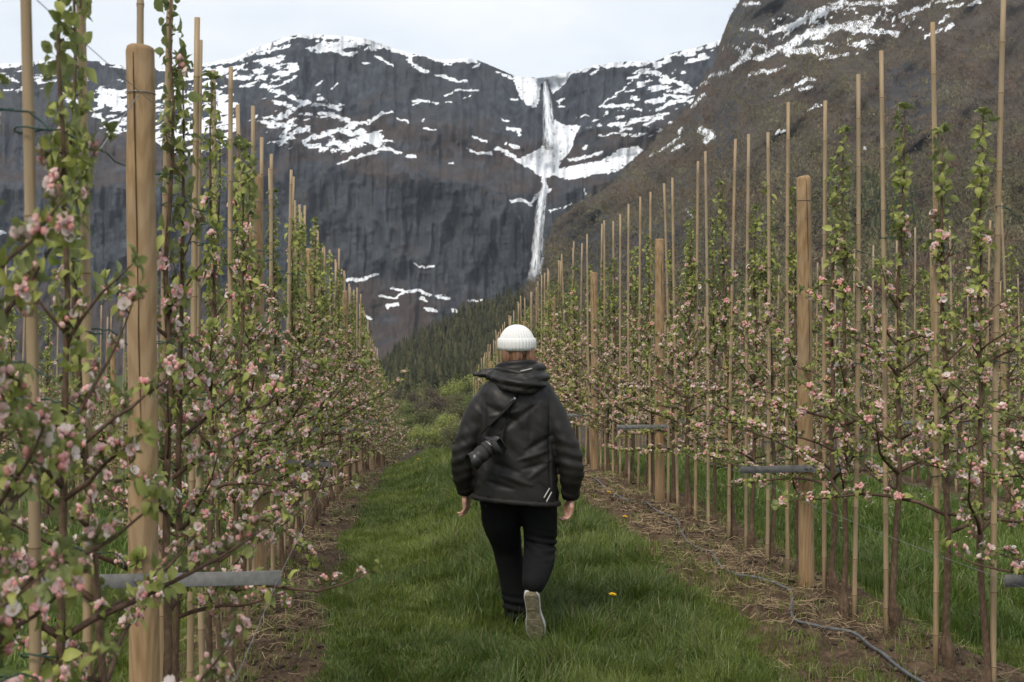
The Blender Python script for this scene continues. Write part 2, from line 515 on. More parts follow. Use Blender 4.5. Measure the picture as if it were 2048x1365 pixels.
# ---- traced outlines: polylines with half-thickness, in pixels of the photograph
def poly_mask(px, py, lines, warp=3.0, seed=50):
    wx = px + warp * 2 * (fbm(px / 9.0, py / 6.0, octaves=3, seed=seed) - 0.5) * 2
    wy = py + warp * 1.3 * (fbm(px / 9.0, py / 6.0, octaves=3, seed=seed + 9) - 0.5) * 2
    best = np.full(px.shape, -3.0)
    for pts, th in lines:
        for (x0, y0), (x1, y1) in zip(pts[:-1], pts[1:]):
            lo, hi = min(x0, x1) - th * 4 - 9, max(x0, x1) + th * 4 + 9
            k = np.nonzero((px > lo) & (px < hi) & (py > min(y0, y1) - th * 4 - 9) & (py < max(y0, y1) + th * 4 + 9))[0]
            if not len(k): continue
            dx, dy = x1 - x0, y1 - y0
            t = np.clip(((wx[k] - x0) * dx + (wy[k] - y0) * dy) / (dx * dx + dy * dy + 1e-9), 0, 1)
            d = np.hypot(wx[k] - x0 - t * dx, wy[k] - y0 - t * dy)
            best[k] = np.maximum(best[k], 1 - d / (th * 0.88))
    return np.clip(best * 0.5 + 0.5, 0, 1)

def in_poly(px, py, poly):
    c = np.zeros(px.shape, bool); n = len(poly)
    for i in range(n):
        x0, y0 = poly[i]; x1, y1 = poly[(i + 1) % n]
        k = ((y0 > py) != (y1 > py)) & (px < (x1 - x0) * (py - y0) / (y1 - y0 + 1e-9) + x0)
        c ^= k
    return c

RIDGE = np.array([(-600, 110), (-200, 118), (0, 128), (50, 125), (110, 118), (150, 117), (200, 124), (250, 134), (330, 138), (400, 130), (470, 115), (500, 100), (540, 86), (570, 75), (600, 70), (640, 70),
                  (700, 72), (740, 80), (790, 98), (850, 112), (890, 120), (930, 116), (965, 124), (1000, 140), (1030, 153), (1060, 156), (1085, 155), (1110, 150), (1150, 142), (1190, 130),
                  (1240, 125), (1310, 122), (1335, 112), (1345, 107), (1375, 100), (1400, 95), (1440, 80), (1520, 60), (1700, 40), (2000, 30)], float)
SIL = np.array([(560, 900), (690, 815), (745, 765), (800, 708), (880, 657), (940, 628), (1000, 607), (1050, 580), (1083, 550), (1092, 490), (1110, 440), (1150, 413), (1200, 386), (1250, 346),
                (1290, 303), (1340, 251), (1385, 205), (1396, 175), (1424, 135), (1440, 85), (1450, 58), (1462, 28), (1480, 0), (1500, -30), (1560, -75), (1700, -140), (2048, -230), (2700, -330)], float)
ridge = lambda px: np.interp(px, RIDGE[:, 0], RIDGE[:, 1]) + 5 * (fbm(px / 22.0, px * 0 + 3.3, octaves=4, seed=71) - 0.5)
sil = lambda px: np.interp(px, SIL[:, 0], SIL[:, 1]) + 6 * (fbm(px / 16.0, px * 0 + 8.3, octaves=3, seed=72) - 0.5)

MASSIF_SNOW = [([(385, 133), (470, 117), (520, 97), (575, 78)], 7), ([(623, 98), (660, 98), (700, 112)], 5), ([(533, 125), (557, 136)], 4), ([(455, 155), (495, 157)], 5), ([(520, 108), (575, 92)], 4),
    ([(540, 180), (572, 188)], 5), ([(581, 193), (605, 204)], 5), ([(555, 236), (585, 221), (616, 201)], 4), ([(625, 210), (652, 210), (682, 219)], 4), ([(548, 204), (583, 213)], 4),
    ([(638, 226), (673, 232), (706, 247)], 4), ([(599, 228), (625, 230)], 3.5), ([(522, 243), (542, 250)], 4), ([(570, 270), (581, 243)], 6), ([(588, 265), (616, 257)], 6), ([(545, 245), (570, 252)], 4),
    ([(608, 283), (643, 270), (673, 261), (700, 265)], 6), ([(612, 292), (634, 294)], 4), ([(643, 300), (673, 283), (700, 298)], 7), ([(676, 329), (700, 318)], 3), ([(660, 180), (675, 165)], 2), ([(632, 172), (650, 160)], 2),
    ([(600, 72), (650, 72), (700, 76), (744, 87), (772, 91), (795, 101)], 6), ([(797, 101), (823, 110), (819, 125), (840, 138), (854, 145)], 5), ([(750, 112), (766, 120), (786, 133)], 2.5), ([(731, 98), (750, 97)], 5), ([(724, 126), (742, 127)], 2.5),
    ([(640, 88), (700, 92)], 4), ([(891, 131), (911, 120), (953, 122)], 5), ([(946, 134), (957, 129)], 3), ([(871, 150), (893, 155), (909, 163), (933, 162)], 3), ([(821, 202), (854, 202), (876, 206)], 2.6), ([(824, 212), (838, 205)], 2),
    ([(887, 193), (920, 180), (957, 182)], 2.6), ([(891, 204), (905, 202)], 2), ([(925, 198), (942, 190)], 2), ([(737, 246), (762, 226), (786, 226)], 3), ([(704, 248), (729, 246)], 5), ([(700, 287), (733, 276), (760, 290)], 9), ([(700, 270), (722, 262)], 6),
    ([(702, 318), (744, 305), (766, 296), (801, 306)], 3.5), ([(795, 237), (819, 246)], 2.2), ([(846, 255), (872, 261)], 2), ([(817, 312), (829, 314)], 5), ([(896, 327), (906, 327)], 3), ([(995, 145), (1025, 158)], 4), ([(840, 241), (850, 241)], 2.4),
    ([(948, 274), (972, 283)], 3), ([(1014, 257), (1040, 259), (1036, 270)], 4), ([(933, 298), (955, 307), (981, 307)], 3), ([(1014, 287), (1040, 298)], 4), ([(992, 296), (1025, 311), (1052, 333)], 5), ([(1005, 238), (1018, 242)], 2.5), ([(1025, 198), (1035, 200)], 3),
    ([(1140, 320), (1170, 315), (1205, 305)], 4), ([(1200, 214), (1230, 190), (1250, 175), (1280, 146)], 2), ([(1205, 214), (1235, 212), (1264, 210)], 4.5), ([(1280, 145), (1310, 145), (1340, 160), (1365, 170), (1380, 178)], 4.5), ([(1350, 182), (1380, 185)], 4.5),
    ([(1340, 205), (1370, 200)], 5), ([(1310, 222), (1345, 205)], 3), ([(1219, 250), (1240, 248)], 4), ([(1240, 262), (1262, 258)], 3), ([(1245, 248), (1295, 240)], 3), ([(1290, 250), (1310, 243)], 3), ([(1320, 230), (1335, 228)], 4), ([(1268, 216), (1284, 220)], 3), ([(1290, 207), (1320, 196)], 2),
    ([(1140, 145), (1200, 131), (1310, 124)], 5), ([(1210, 133), (1290, 130)], 4), ([(1310, 130), (1340, 120)], 4), ([(1350, 110), (1440, 88)], 4), ([(1115, 205), (1125, 200)], 3), ([(1115, 213), (1130, 216)], 3), ([(1165, 297), (1172, 292)], 4), ([(1180, 150), (1195, 142)], 3), ([(1288, 165), (1305, 160)], 2.5),
    ([(1330, 190), (1375, 196)], 3), ([(1155, 235), (1175, 230)], 2), ([(1210, 230), (1214, 225)], 3.5), ([(1255, 200), (1275, 195)], 2),
    ([(128, 175), (140, 205), (162, 205)], 8), ([(150, 168), (168, 160)], 9), ([(20, 133), (42, 130)], 4), ([(10, 153), (30, 162)], 3), ([(100, 130), (120, 128)], 3), ([(45, 178), (56, 182)], 2.5), ([(150, 478), (170, 482)], 4), ([(0, 464), (8, 466)], 4),
    ([(200, 192), (240, 200)], 6), ([(190, 230), (206, 240)], 4), ([(215, 255), (240, 262)], 7),
    ([(695, 560), (725, 558), (755, 550)], 4.5), ([(785, 578), (815, 585), (830, 580), (862, 590)], 4.5), ([(758, 592), (790, 597), (805, 588)], 3), ([(775, 613), (795, 608)], 4.5), ([(872, 593), (895, 597)], 4.5), ([(853, 617), (870, 622)], 4), ([(905, 620), (920, 625)], 3.5),
    ([(935, 604), (960, 602), (985, 610), (997, 608)], 3.5), ([(830, 527), (850, 538)], 2.5), ([(855, 535), (865, 533)], 3), ([(733, 635), (745, 637)], 3.5), ([(1022, 403), (1045, 400), (1060, 409), (1078, 388)], 4.5), ([(740, 695), (752, 728)], 5), ([(840, 597), (853, 602)], 4),
    ([(1085, 360), (1095, 375), (1088, 400)], 3.5), ([(1168, 375), (1172, 390)], 2), ([(1100, 422), (1120, 415)], 2), ([(1125, 420), (1142, 407)], 2), ([(1095, 382), (1103, 380)], 3)]
ICE = [(1026, 153), (1060, 157), (1085, 154), (1110, 149), (1142, 141), (1136, 160), (1117, 180), (1104, 189), (1099, 172), (1091, 160), (1083, 170), (1078, 195), (1072, 216), (1052, 209), (1040, 195), (1032, 175)]
FIELD = [[(1035, 318), (1065, 304), (1085, 293), (1108, 299), (1108, 240), (1130, 250), (1162, 252), (1150, 275), (1143, 300), (1125, 320), (1117, 338), (1160, 328), (1200, 322), (1218, 312), (1240, 298), (1275, 292), (1288, 299), (1265, 320),
          (1235, 344), (1190, 350), (1140, 360), (1112, 353), (1100, 355), (1088, 359), (1062, 340)]]
BROKEN = [(385, 230, 95, 85, 0.53), (240, 215, 60, 60, 0.46), (600, 240, 110, 60, 0.34), (720, 285, 70, 35, 0.40), (1320, 190, 80, 60, 0.36), (720, 92, 130, 22, 0.42), (500, 140, 100, 40, 0.43), (1250, 250, 80, 30, 0.38), (30, 150, 90, 35, 0.40), (1380, 110, 60, 20, 0.42)]

G_V = np.array([0, .14, .30, .36, .62, .66, .70, .80, .86, 1.0]); G_D = np.array([0, .25, .42, .445, .53, .60, .68, .76, .86, 1.0])
def massif_depth(px, py):
    v = np.clip((770 - py) / (770 - ridge(px)), -0.2, 1.0)
    vv = v + 0.05 * (fbm(px / 120.0, py / 90.0, octaves=3, seed=80) - 0.5)
    d = 3000 + 900 * np.interp(vv, G_V, G_D)
    d = d + 200 * (fbm(px / 170.0, py / 420.0, octaves=2, seed=81) - 0.5)
    d = d + 125 * (fbm(px / 46.0, py / 120.0, octaves=3, seed=83) - 0.5)
    d = d - 52 * (fbm(px / 15.0, py / 80.0, octaves=3, seed=84, ridged=True) - 0.5)
    d = d + 9 * (fbm(px / 34.0 + py / 60.0, py / 11.0 + px / 60.0, octaves=3, seed=85) - 0.5)
    gul = np.exp(-((px - 1094 + np.clip(py - 360, 0, 200) * 0.10) / 26.0) ** 2) * smooth(150, 175, py) * smooth(575, 520, py)
    return d + 85 * gul

pxs = np.arange(-420, 1700, 2.6); tv = np.linspace(0, 1, 300)
PX = np.repeat(pxs[:, None], len(tv), 1)
RG = ridge(pxs)[:, None]
PY = 790 + (RG - 790) * tv[None, :] ** 0.97
D = massif_depth(PX.ravel(), PY.ravel())
P = at(PX.ravel(), PY.ravel(), D).reshape(len(pxs), len(tv), 3)
top = P[:, -1, :]
back = np.stack([top + np.array([0, 260.0, -18.0]), top + np.array([0, 700.0, -120.0]), top + np.array([0, 1500.0, -900.0])], 1)
foot = P[:, :1, :] + np.array([0, -60.0, -60.0])
P = np.concatenate([foot, P, back], 1)
fx = np.concatenate([PX[:, :1], PX, np.repeat(PX[:, -1:], 3, 1)], 1).ravel(); fy = np.concatenate([PY[:, :1] + 30, PY, np.repeat(PY[:, -1:], 3, 1) - 2], 1).ravel()
snow = poly_mask(fx, fy, MASSIF_SNOW)
for q in FIELD + [ICE]:
    wx = fx + 5 * (fbm(fx / 8.0, fy / 6.0, octaves=3, seed=61) - 0.5); wy = fy + 5 * (fbm(fx / 8.0, fy / 6.0, octaves=3, seed=62) - 0.5)
    snow = np.where(in_poly(wx, wy, q), 1.0, snow)
nb = fbm((fx - fy * 0.5) / 26.0, (fy + fx * 0.18) / 6.5, octaves=4, seed=64, gain=0.55)
for (cx, cy, rx, ry, thr) in BROKEN:
    e = np.clip(1 - np.hypot((fx - cx) / rx, (fy - cy) / ry), 0, 1) ** 0.5
    snow = np.maximum(snow, np.clip(0.5 + (nb + 0.14 * e - (1.06 - thr) + (e <= 0) * -9) * 5, 0, 1))
cap = smooth(9, 3, fy - ridge(fx)) * (fbm(fx / 30.0, fy / 20.0, octaves=3, seed=66) > 0.47)
snow = np.maximum(snow, np.clip(cap, 0, 1))
rock_holes = fbm(fx / 7.0, fy / 4.0, octaves=3, seed=68)
snow = np.where(rock_holes > 0.74, snow * 0.4, snow)
vv = (770 - fy) / (770 - ridge(fx))
heath = 0.30 + 0.35 * smooth(0.36, 0.24, vv) + 0.28 * smooth(0.58, 0.64, vv) * smooth(0.86, 0.74, vv) - 0.2 * smooth(0.84, 0.92, vv) + 0.5 * (fbm(fx / 60.0, fy / 22.0, octaves=3, seed=69) - 0.5)
heath = heath - 0.25 * smooth(860, 960, fx) * smooth(600, 560, fy) * smooth(400, 440, fy)
me = mesh_np('massif', P.reshape(-1, 3), quads=grid_quads(len(pxs), len(tv) + 4), mat=M['massif'], attrs={'snow': snow, 'heath': heath})
tag(link('mountain', me), 'dark snow-streaked cliff massif with the waterfall notch across the valley', 'mountain', kind='structure')

# ---- the wooded slope that comes down from the side of the valley
D_SIL = np.array([(560, 1100), (745, 1350), (1000, 1700), (1090, 1850), (1300, 2300), (1440, 2650), (1600, 2800), (2048, 2900), (2700, 2900)], float)
def slope_depth(px, py):
    s = sil(px); ds = np.interp(px, D_SIL[:, 0], D_SIL[:, 1])
    w = np.clip((py - s) / (905 - s), 0, 1)
    d = 450 + (ds - 450) * (1 - w) ** 1.25
    k = d / 1500.0
    d = d + k * 280 * (fbm(px / 150.0, py / 170.0, octaves=3, seed=90) - 0.5) * smooth(0, 0.05, w)
    d = d + k * 85 * (fbm((px + py) / 55.0, (py - px * 0.3) / 120.0, octaves=3, seed=91) - 0.5) * smooth(0, 0.05, w)
    return d
ROCKY = [(1540, 55, 100, 75), (1300, 520, 210, 75), (1820, 190, 60, 80), (1180, 470, 60, 60), (1450, 250, 30, 60)]
def rocky(px, py):
    r = np.zeros_like(px, dtype=float)
    for cx, cy, rx, ry in ROCKY:
        r = np.maximum(r, smooth(1.1, 0.6, np.hypot((px - cx) / rx, (py - cy) / ry) + 0.5 * (fbm(px / 30.0, py / 30.0, octaves=3, seed=92) - 0.5)))
    return r
SLOPE_SNOW = [([(1487, 9), (1515, 6)], 4), ([(1480, 57), (1505, 61)], 3), ([(1530, 72), (1570, 57)], 4), ([(1570, 57), (1620, 35)], 7), ([(1620, 35), (1680, 8)], 10), ([(1680, 8), (1790, 5)], 6), ([(1515, 118), (1580, 88)], 7), ([(1580, 88), (1640, 58), (1730, 48)], 9),
    ([(1480, 120), (1500, 110)], 6), ([(1575, 105), (1640, 98)], 8), ([(1740, 50), (1758, 28)], 6), ([(1415, 155), (1470, 138)], 3), ([(1465, 132), (1500, 115)], 4), ([(1495, 152), (1530, 142)], 4), ([(1530, 147), (1570, 133)], 3), ([(1555, 190), (1590, 172), (1612, 160)], 3.5),
    ([(1605, 155), (1630, 160)], 3.5), ([(1600, 180), (1625, 174)], 4), ([(1710, 88), (1745, 84)], 5), ([(1400, 258), (1424, 272)], 8), ([(1410, 285), (1425, 270)], 6), ([(1383, 215), (1408, 190)], 3), ([(1398, 170), (1415, 165)], 3), ([(1545, 273), (1570, 258)], 3), ([(1610, 225), (1640, 210)], 3), ([(1630, 208), (1646, 212)], 4),
    ([(1735, 225), (1755, 235)], 1.5), ([(1295, 315), (1340, 290), (1360, 275)], 3), ([(1355, 265), (1362, 255)], 4), ([(1345, 300), (1365, 290)], 4), ([(1880, 45), (1900, 30)], 4), ([(1890, 60), (1905, 50)], 5), ([(1895, 15), (1960, 5)], 4), ([(1860, 5), (1905, 0)], 4), ([(1800, 30), (1860, 12)], 5), ([(1850, 75), (1880, 60)], 4),
    ([(1376, 420), (1382, 435)], 4), ([(1169, 378), (1173, 392)], 2.5), ([(1700, 60), (1800, 66)], 5), ([(1640, 118), (1700, 108)], 4), ([(1440, 350), (1450, 345)], 2), ([(1500, 330), (1510, 326)], 2), ([(1720, 300), (1732, 296)], 2)]
pxs = np.arange(560, 2560, 3.2); tv = np.linspace(0, 1, 230)
PX = np.repeat(pxs[:, None], len(tv), 1)
S = sil(pxs)[:, None]
PY = 905 + (S - 905) * tv[None, :]
D = slope_depth(PX.ravel(), PY.ravel())
P = at(PX.ravel(), PY.ravel(), D).reshape(len(pxs), len(tv), 3)
top = P[:, -1, :]
away = ray(PX[:, -1], np.full(len(pxs), 660.0)); away[:, 2] = 0
back = np.stack([top + away * 120 + np.array([0, 0, -14.0]), top + away * 420 + np.array([0, 0, -160.0]), top + away * 900 + np.array([0, 0, -900.0])], 1)
foot = P[:, :1, :].copy(); foot[:, :, 2] = -100.0
P = np.concatenate([foot, P, back], 1)
fx = np.concatenate([PX[:, :1], PX, np.repeat(PX[:, -1:], 3, 1)], 1).ravel(); fy = np.concatenate([PY[:, :1], PY, np.repeat(PY[:, -1:], 3, 1)], 1).ravel()
snow = poly_mask(fx, fy, SLOPE_SNOW, warp=3.5, seed=55)
nb = fbm((fx + fy) / 20.0, (fy - fx * 0.35) / 6.0, octaves=4, seed=65, gain=0.55)
e = np.clip(1 - np.hypot((fx - 1660 - (fy - 60) * -1.2) / 190, (fy - 70) / 60), 0, 1) ** 0.5
snow = np.maximum(snow, np.clip(0.5 + (nb + 0.12 * e - 0.71 + (e <= 0) * -9) * 5, 0, 1))
heath = np.clip(0.80 - 0.75 * rocky(fx, fy), 0, 1) + 1.0 * (fbm(fx / 45.0, fy / 45.0, octaves=3, seed=94) - 0.5)
me = mesh_np('slope', P.reshape(-1, 3), quads=grid_quads(len(pxs), len(tv) + 4), mat=M['slope'], attrs={'snow': snow, 'heath': heath})
tag(link('hillside', me), 'brown wooded mountain slope descending from the upper corner towards the valley', 'hillside', kind='structure')

# ---- waterfall: two drops of white water in front of the gully
def ribbon(pts, lift, seed):
    pts = np.array(pts, float); n = 90; k = 17
    t = np.linspace(0, 1, n); ti = np.linspace(0, 1, len(pts))
    cx = np.interp(t, ti, pts[:, 0]); cy = np.interp(t, ti, pts[:, 1]); cw = np.interp(t, ti, pts[:, 2])
    cx = cx + 1.6 * (fbm(t * 6, t * 0 + seed, octaves=3, seed=seed) - 0.5)
    dep = massif_depth(cx, cy)
    dep = np.convolve(np.pad(dep, 12, mode='edge'), np.ones(25) / 25, 'valid') - lift
    u = np.linspace(0, 1, k)
    px = cx[:, None] + (u[None, :] - 0.5) * cw[:, None]; py = np.repeat(cy[:, None], k, 1)
    dd = dep[:, None] + 10 * (2 * np.abs(u - 0.5))[None, :] ** 2 + 3 * (fbm(px / 3.0, py / 20.0, octaves=2, seed=seed + 3) - 0.5)
    V = at(px.ravel(), py.ravel(), dd.ravel())
    dens = np.repeat((np.interp(t, [0, .06, .45, .8, 1.0], [0.9, 1.5, 1.25, 1.0, 0.12]))[:, None], k, 1)
    al = np.repeat((t * (pts[-1, 1] - pts[0, 1]) / 60.0)[:, None], k, 1)
    return V, grid_quads(n, k), np.repeat(u[None, :], n, 0).ravel(), al.ravel() + seed, dens.ravel()
UP = [(1090, 163, 9), (1093, 190, 17), (1096, 220, 23), (1098, 250, 28), (1101, 275, 33), (1102, 300, 40)]
LO = [(1089, 356, 7), (1089, 372, 13), (1085, 396, 20), (1081, 425, 24), (1077, 460, 27), (1074, 500, 35), (1071, 530, 44), (1070, 564, 54)]
root = link('waterfall', None, loc=tuple(at(1072.0, 560.0, 3200.0)))
tag(root, 'tall white two-step waterfall plunging from the snowy notch in the cliff', 'waterfall', kind='structure')
for nm, pts, seed in (('upper_fall', UP, 1), ('lower_fall', LO, 5)):
    V, Q, u, al, dens = ribbon(pts, 34, seed)
    me = mesh_np(nm, V - np.array(root.location), quads=Q, mat=M['water'], attrs={'across': u, 'along': al, 'dense': dens})
    o = link(nm, me, root)
    thin = [(a, b, c * 0.5) for a, b, c in pts]
    V, Q, u, al, dens = ribbon(thin, 46, seed + 20)
    me = mesh_np('white_core', V - np.array(root.location), quads=Q, mat=M['water'], attrs={'across': u, 'along': al, 'dense': dens * 1.15})
    link('white_core', me, o)

# ---- far woods: bare birch scrub and conifers that read as masses
def scatter_crowns(name, P, H, Wd, cols, n_tri, mat, size, label, cat, seed):
    r = np.random.default_rng(seed); n = len(P)
    u = r.normal(size=(n, n_tri, 3)); u /= np.linalg.norm(u, axis=2)[:, :, None]
    rad = r.random((n, n_tri, 1)) ** 0.45
    c = P[:, None, :] + np.concatenate([u[:, :, :2] * rad * Wd[:, None, None] * 0.5, (0.56 + u[:, :, 2:] * rad * 0.42) * H[:, None, None]], 2)
    a = r.normal(size=(n, n_tri, 3)); b = r.normal(size=(n, n_tri, 3)) * 0.6 + np.array([0, 0, 1.0])
    a /= np.linalg.norm(a, axis=2)[:, :, None]; b /= np.linalg.norm(b, axis=2)[:, :, None]
    s = size * (0.6 + 0.8 * r.random((n, n_tri, 1))) * H[:, None, None]
    V = np.stack([c - a * s * 0.22, c + a * s * 0.22, c + b * s], 2)          # n, tri, 3, 3
    tone = cols[:, None, :] * (0.8 + 0.4 * r.random((n, n_tri, 1)))
    tone = np.repeat(tone[:, :, None, :], 3, 2)
    V = V.reshape(-1, 3); T = np.arange(len(V)).reshape(-1, 3)
    me = mesh_np(name, V, tris=T, mat=mat, col=tone.reshape(-1, 3), smooth_shade=False)
    return tag(link(name, me), label, cat, kind='stuff')

def pick(n, x0, x1, y0, y1, seed, dens):
    r = np.random.default_rng(seed)
    px = r.uniform(x0, x1, n); py = r.uniform(y0, y1, n)
    k = (py > sil(px) + 0.5) & (r.random(n) < dens(px, py))
    px, py = px[k], py[k]
    o = np.argsort(py); px, py = px[o], py[o]
    return px, py, at(px, py, slope_depth(px, py)), r

conif_zone = lambda px, py: np.clip(smooth(1075, 1000, px) * smooth(815, 775, py + 30 * (fbm(px / 40.0, px * 0, octaves=2, seed=97) - 0.5)), 0, 1)
px, py, P, r = pick(58000, 980, 2250, -60, 780, 21, lambda x, y: (1 - 0.4 * rocky(x, y)) * (1 - 0.92 * conif_zone(x, y)) * np.clip(0.35 + 0.9 * fbm(x / 40.0, y / 30.0, octaves=3, seed=98) - 0.15 + 0.25 * smooth(250, 450, y), 0.1, 1))
H = r.uniform(5.5, 10.5, len(P)); mixc = np.clip(fbm(px / 60.0, py / 50.0, octaves=3, seed=99) * 1.6 - 0.4 + r.normal(0, 0.18, len(P)), 0, 1)[:, None]
warm = np.clip(fbm(px / 90.0, py / 30.0, octaves=3, seed=100) * 2.4 - 0.8, 0, 1)[:, None]
cc = np.array([0.078, 0.064, 0.050]) * (1 - mixc) + np.array([0.135, 0.122, 0.075]) * mixc
olive = np.clip(fbm(px / 70.0, py / 45.0, octaves=3, seed=101) * 2.6 - 1.0 + 0.45 * smooth(240, 400, py) * smooth(1650, 1450, px), 0, 1)[:, None]
cc = cc * (1 - 0.65 * warm) + np.array([0.120, 0.066, 0.040]) * 0.65 * warm
cc = cc * (1 - 0.6 * olive) + np.array([0.125, 0.125, 0.055]) * 0.6 * olive
cc = cc * (0.70 + 1.05 * fbm(px / 35.0, py / 60.0, octaves=3, seed=102))[:, None]
scatter_crowns('birch_scrub', P - np.array([0, 0, 0.6]), H, H * 0.75, cc, 11, M['scrub'], 0.34, 'bare brown birch scrub covering the mountain slope', 'scrub', 22)

def scatter_conifers(name, P, H, cols, seed, label):
    r = np.random.default_rng(seed); n = len(P); L, K = 6, 7
    V = []; C = []; T = []; base = 0
    for l in range(L):
        z0 = 0.08 + 0.84 * l / L; z1 = z0 + 0.30
        rad = 0.17 * (1 - z0) + 0.018
        ang = r.random((n, 1)) * 6.28 + np.arange(K) / K * 6.28 + r.normal(0, 0.15, (n, K))
        rr = rad * (0.6 + 0.75 * r.random((n, K))) * H[:, None]
        ring = np.stack([P[:, None, 0] + rr * np.cos(ang), P[:, None, 1] + rr * np.sin(ang), P[:, None, 2] + H[:, None] * (z0 - 0.03 * r.random((n, K)))], 2)
        tip = np.stack([P[:, 0], P[:, 1], P[:, 2] + H * min(z1, 1.0)], 1)[:, None, :]
        V.append(np.concatenate([ring, tip], 1).reshape(-1, 3))
        i = base + np.arange(n)[:, None] * (K + 1) + np.arange(K)[None, :]
        j = base + np.arange(n)[:, None] * (K + 1) + (np.arange(K)[None, :] + 1) % K
        t_ = np.broadcast_to(base + np.arange(n)[:, None] * (K + 1) + K, (n, K))
        T.append(np.stack([i, j, t_], 2).reshape(-1, 3))
        C.append(np.repeat(cols * (0.8 + 0.4 * r.random((n, 1))), K + 1, 0))
        base += n * (K + 1)
    me = mesh_np(name, np.concatenate(V), tris=np.concatenate(T), mat=M['conifer'], col=np.concatenate(C), smooth_shade=False)
    return tag(link(name, me), label, 'forest', kind='stuff')
px, py, P, r = pick(5200, 700, 1100, 600, 812, 31, lambda x, y: 0.9 * conif_zone(x, y) * np.clip(0.55 + 0.6 * fbm(x / 25.0, y / 18.0, octaves=2, seed=111), 0, 1))
mixc = r.random((len(P), 1)) ** 1.5
cc = np.array([0.026, 0.030, 0.017]) * (1 - mixc) + np.array([0.072, 0.070, 0.034]) * mixc
scatter_conifers('conifer_forest', P - np.array([0, 0, 1.0]), r.uniform(11, 21, len(P)), cc, 32, 'dark conifer forest on the low ridge below the waterfall')
px, py, P, r = pick(1500, 1620, 1900, 300, 520, 41, lambda x, y: smooth(1.0, 0.3, np.hypot((x - 1750) / 120, (y - 420) / 100)))
mixc = r.random((len(P), 1)) ** 2
cc = np.array([0.024, 0.032, 0.018]) * (1 - mixc) + np.array([0.085, 0.095, 0.040]) * mixc
scatter_conifers('conifer_grove', P - np.array([0, 0, 1.0]), r.uniform(9, 16, len(P)), cc, 42, 'patch of dark conifers high on the brown mountain slope')

px, py, P, r = pick(5200, 640, 1150, 755, 904, 51, lambda x, y: np.clip(smooth(770, 800, y) * 0.95, 0, 1))
H = r.uniform(4.0, 8.0, len(P)) * np.interp(py, [760, 904], [1.3, 0.8]); g_ = np.clip(fbm(px / 28.0, py / 16.0, octaves=3, seed=113) * 2.4 - 0.75 + 0.35 * smooth(840, 880, py) + r.normal(0, 0.12, len(P)), 0, 1)[:, None]
cc = np.array([0.098, 0.080, 0.060]) * (1 - g_) + np.array([0.205, 0.230, 0.075]) * g_
scatter_crowns('valley_undergrowth', P - np.array([0, 0, 0.8]), H, H * 1.1, cc, 34, M['far_leaf'], 0.16, 'mixed green and brown young woodland below the orchard brow', 'undergrowth', 52)

# ---- broadleaf trees just beyond the brow of the orchard, each one a thing
def broadleaf(seed, n_leaf=1500):
    r = np.random.default_rng(seed)
    lobes = [(np.array([0, 0, 0.60]), 0.26)] + [(np.array([*(r.uniform(0.10, 0.24) * np.array([math.cos(a), math.sin(a)])), r.uniform(0.38, 0.82)]), r.uniform(0.10, 0.19)) for a in r.uniform(0, 6.28, 11)]
    pick_l = r.choice(len(lobes), n_leaf, p=np.array([l[1] ** 2 for l in lobes]) / sum(l[1] ** 2 for l in lobes))
    cen = np.array([lobes[i][0] for i in pick_l]); rad = np.array([lobes[i][1] for i in pick_l])
    u = r.normal(size=(n_leaf, 3)); u /= np.linalg.norm(u, axis=1)[:, None]
    c = cen + u * (rad * r.random(n_leaf) ** 0.3)[:, None]
    a = r.normal(size=(n_leaf, 3)); a /= np.linalg.norm(a, axis=1)[:, None]
    b = np.cross(a, r.normal(size=(n_leaf, 3))); b /= np.linalg.norm(b, axis=1)[:, None]
    s = r.uniform(0.010, 0.026, (n_leaf, 1))
    V = np.stack([c - a * s, c + b * s * 0.8, c + a * s, c - b * s * 0.8], 1).reshape(-1, 3)
    tone = np.repeat(r.uniform(0.75, 1.25, (n_leaf, 1)) * np.ones((1, 3)), 4, 0)
    mb = MB()
    mb.tube([(0, 0, -0.06), (0.005, 0, 0.2), (-0.005, 0.01, 0.45), (0, 0, 0.72)], [0.020, 0.016, 0.010, 0.003], 6)
    for L in lobes[1:9]:
        z0 = r.uniform(0.2, 0.45)
        mb.tube([(0, 0, z0), 0.5 * (np.array([0, 0, z0]) + L[0]) + np.array([0, 0, 0.02]), L[0]], [0.008, 0.005, 0.002], 4)
    return V, np.arange(len(V)).reshape(-1, 4), tone, mb.mesh('broadleaf_trunk', M['bark'])
BT = [broadleaf(200 + i) for i in range(4)]
BCOL = {'lime': (0.27, 0.30, 0.085), 'green': (0.145, 0.175, 0.055), 'olive': (0.135, 0.135, 0.062), 'brown': (0.115, 0.090, 0.066)}
BMESH = {(i, k): mesh_np('broadleaf_crown', BT[i][0], quads=BT[i][1], mat=M['far_leaf'], col=BT[i][2] * np.array(c), smooth_shade=False) for i in range(4) for k, c in BCOL.items()}
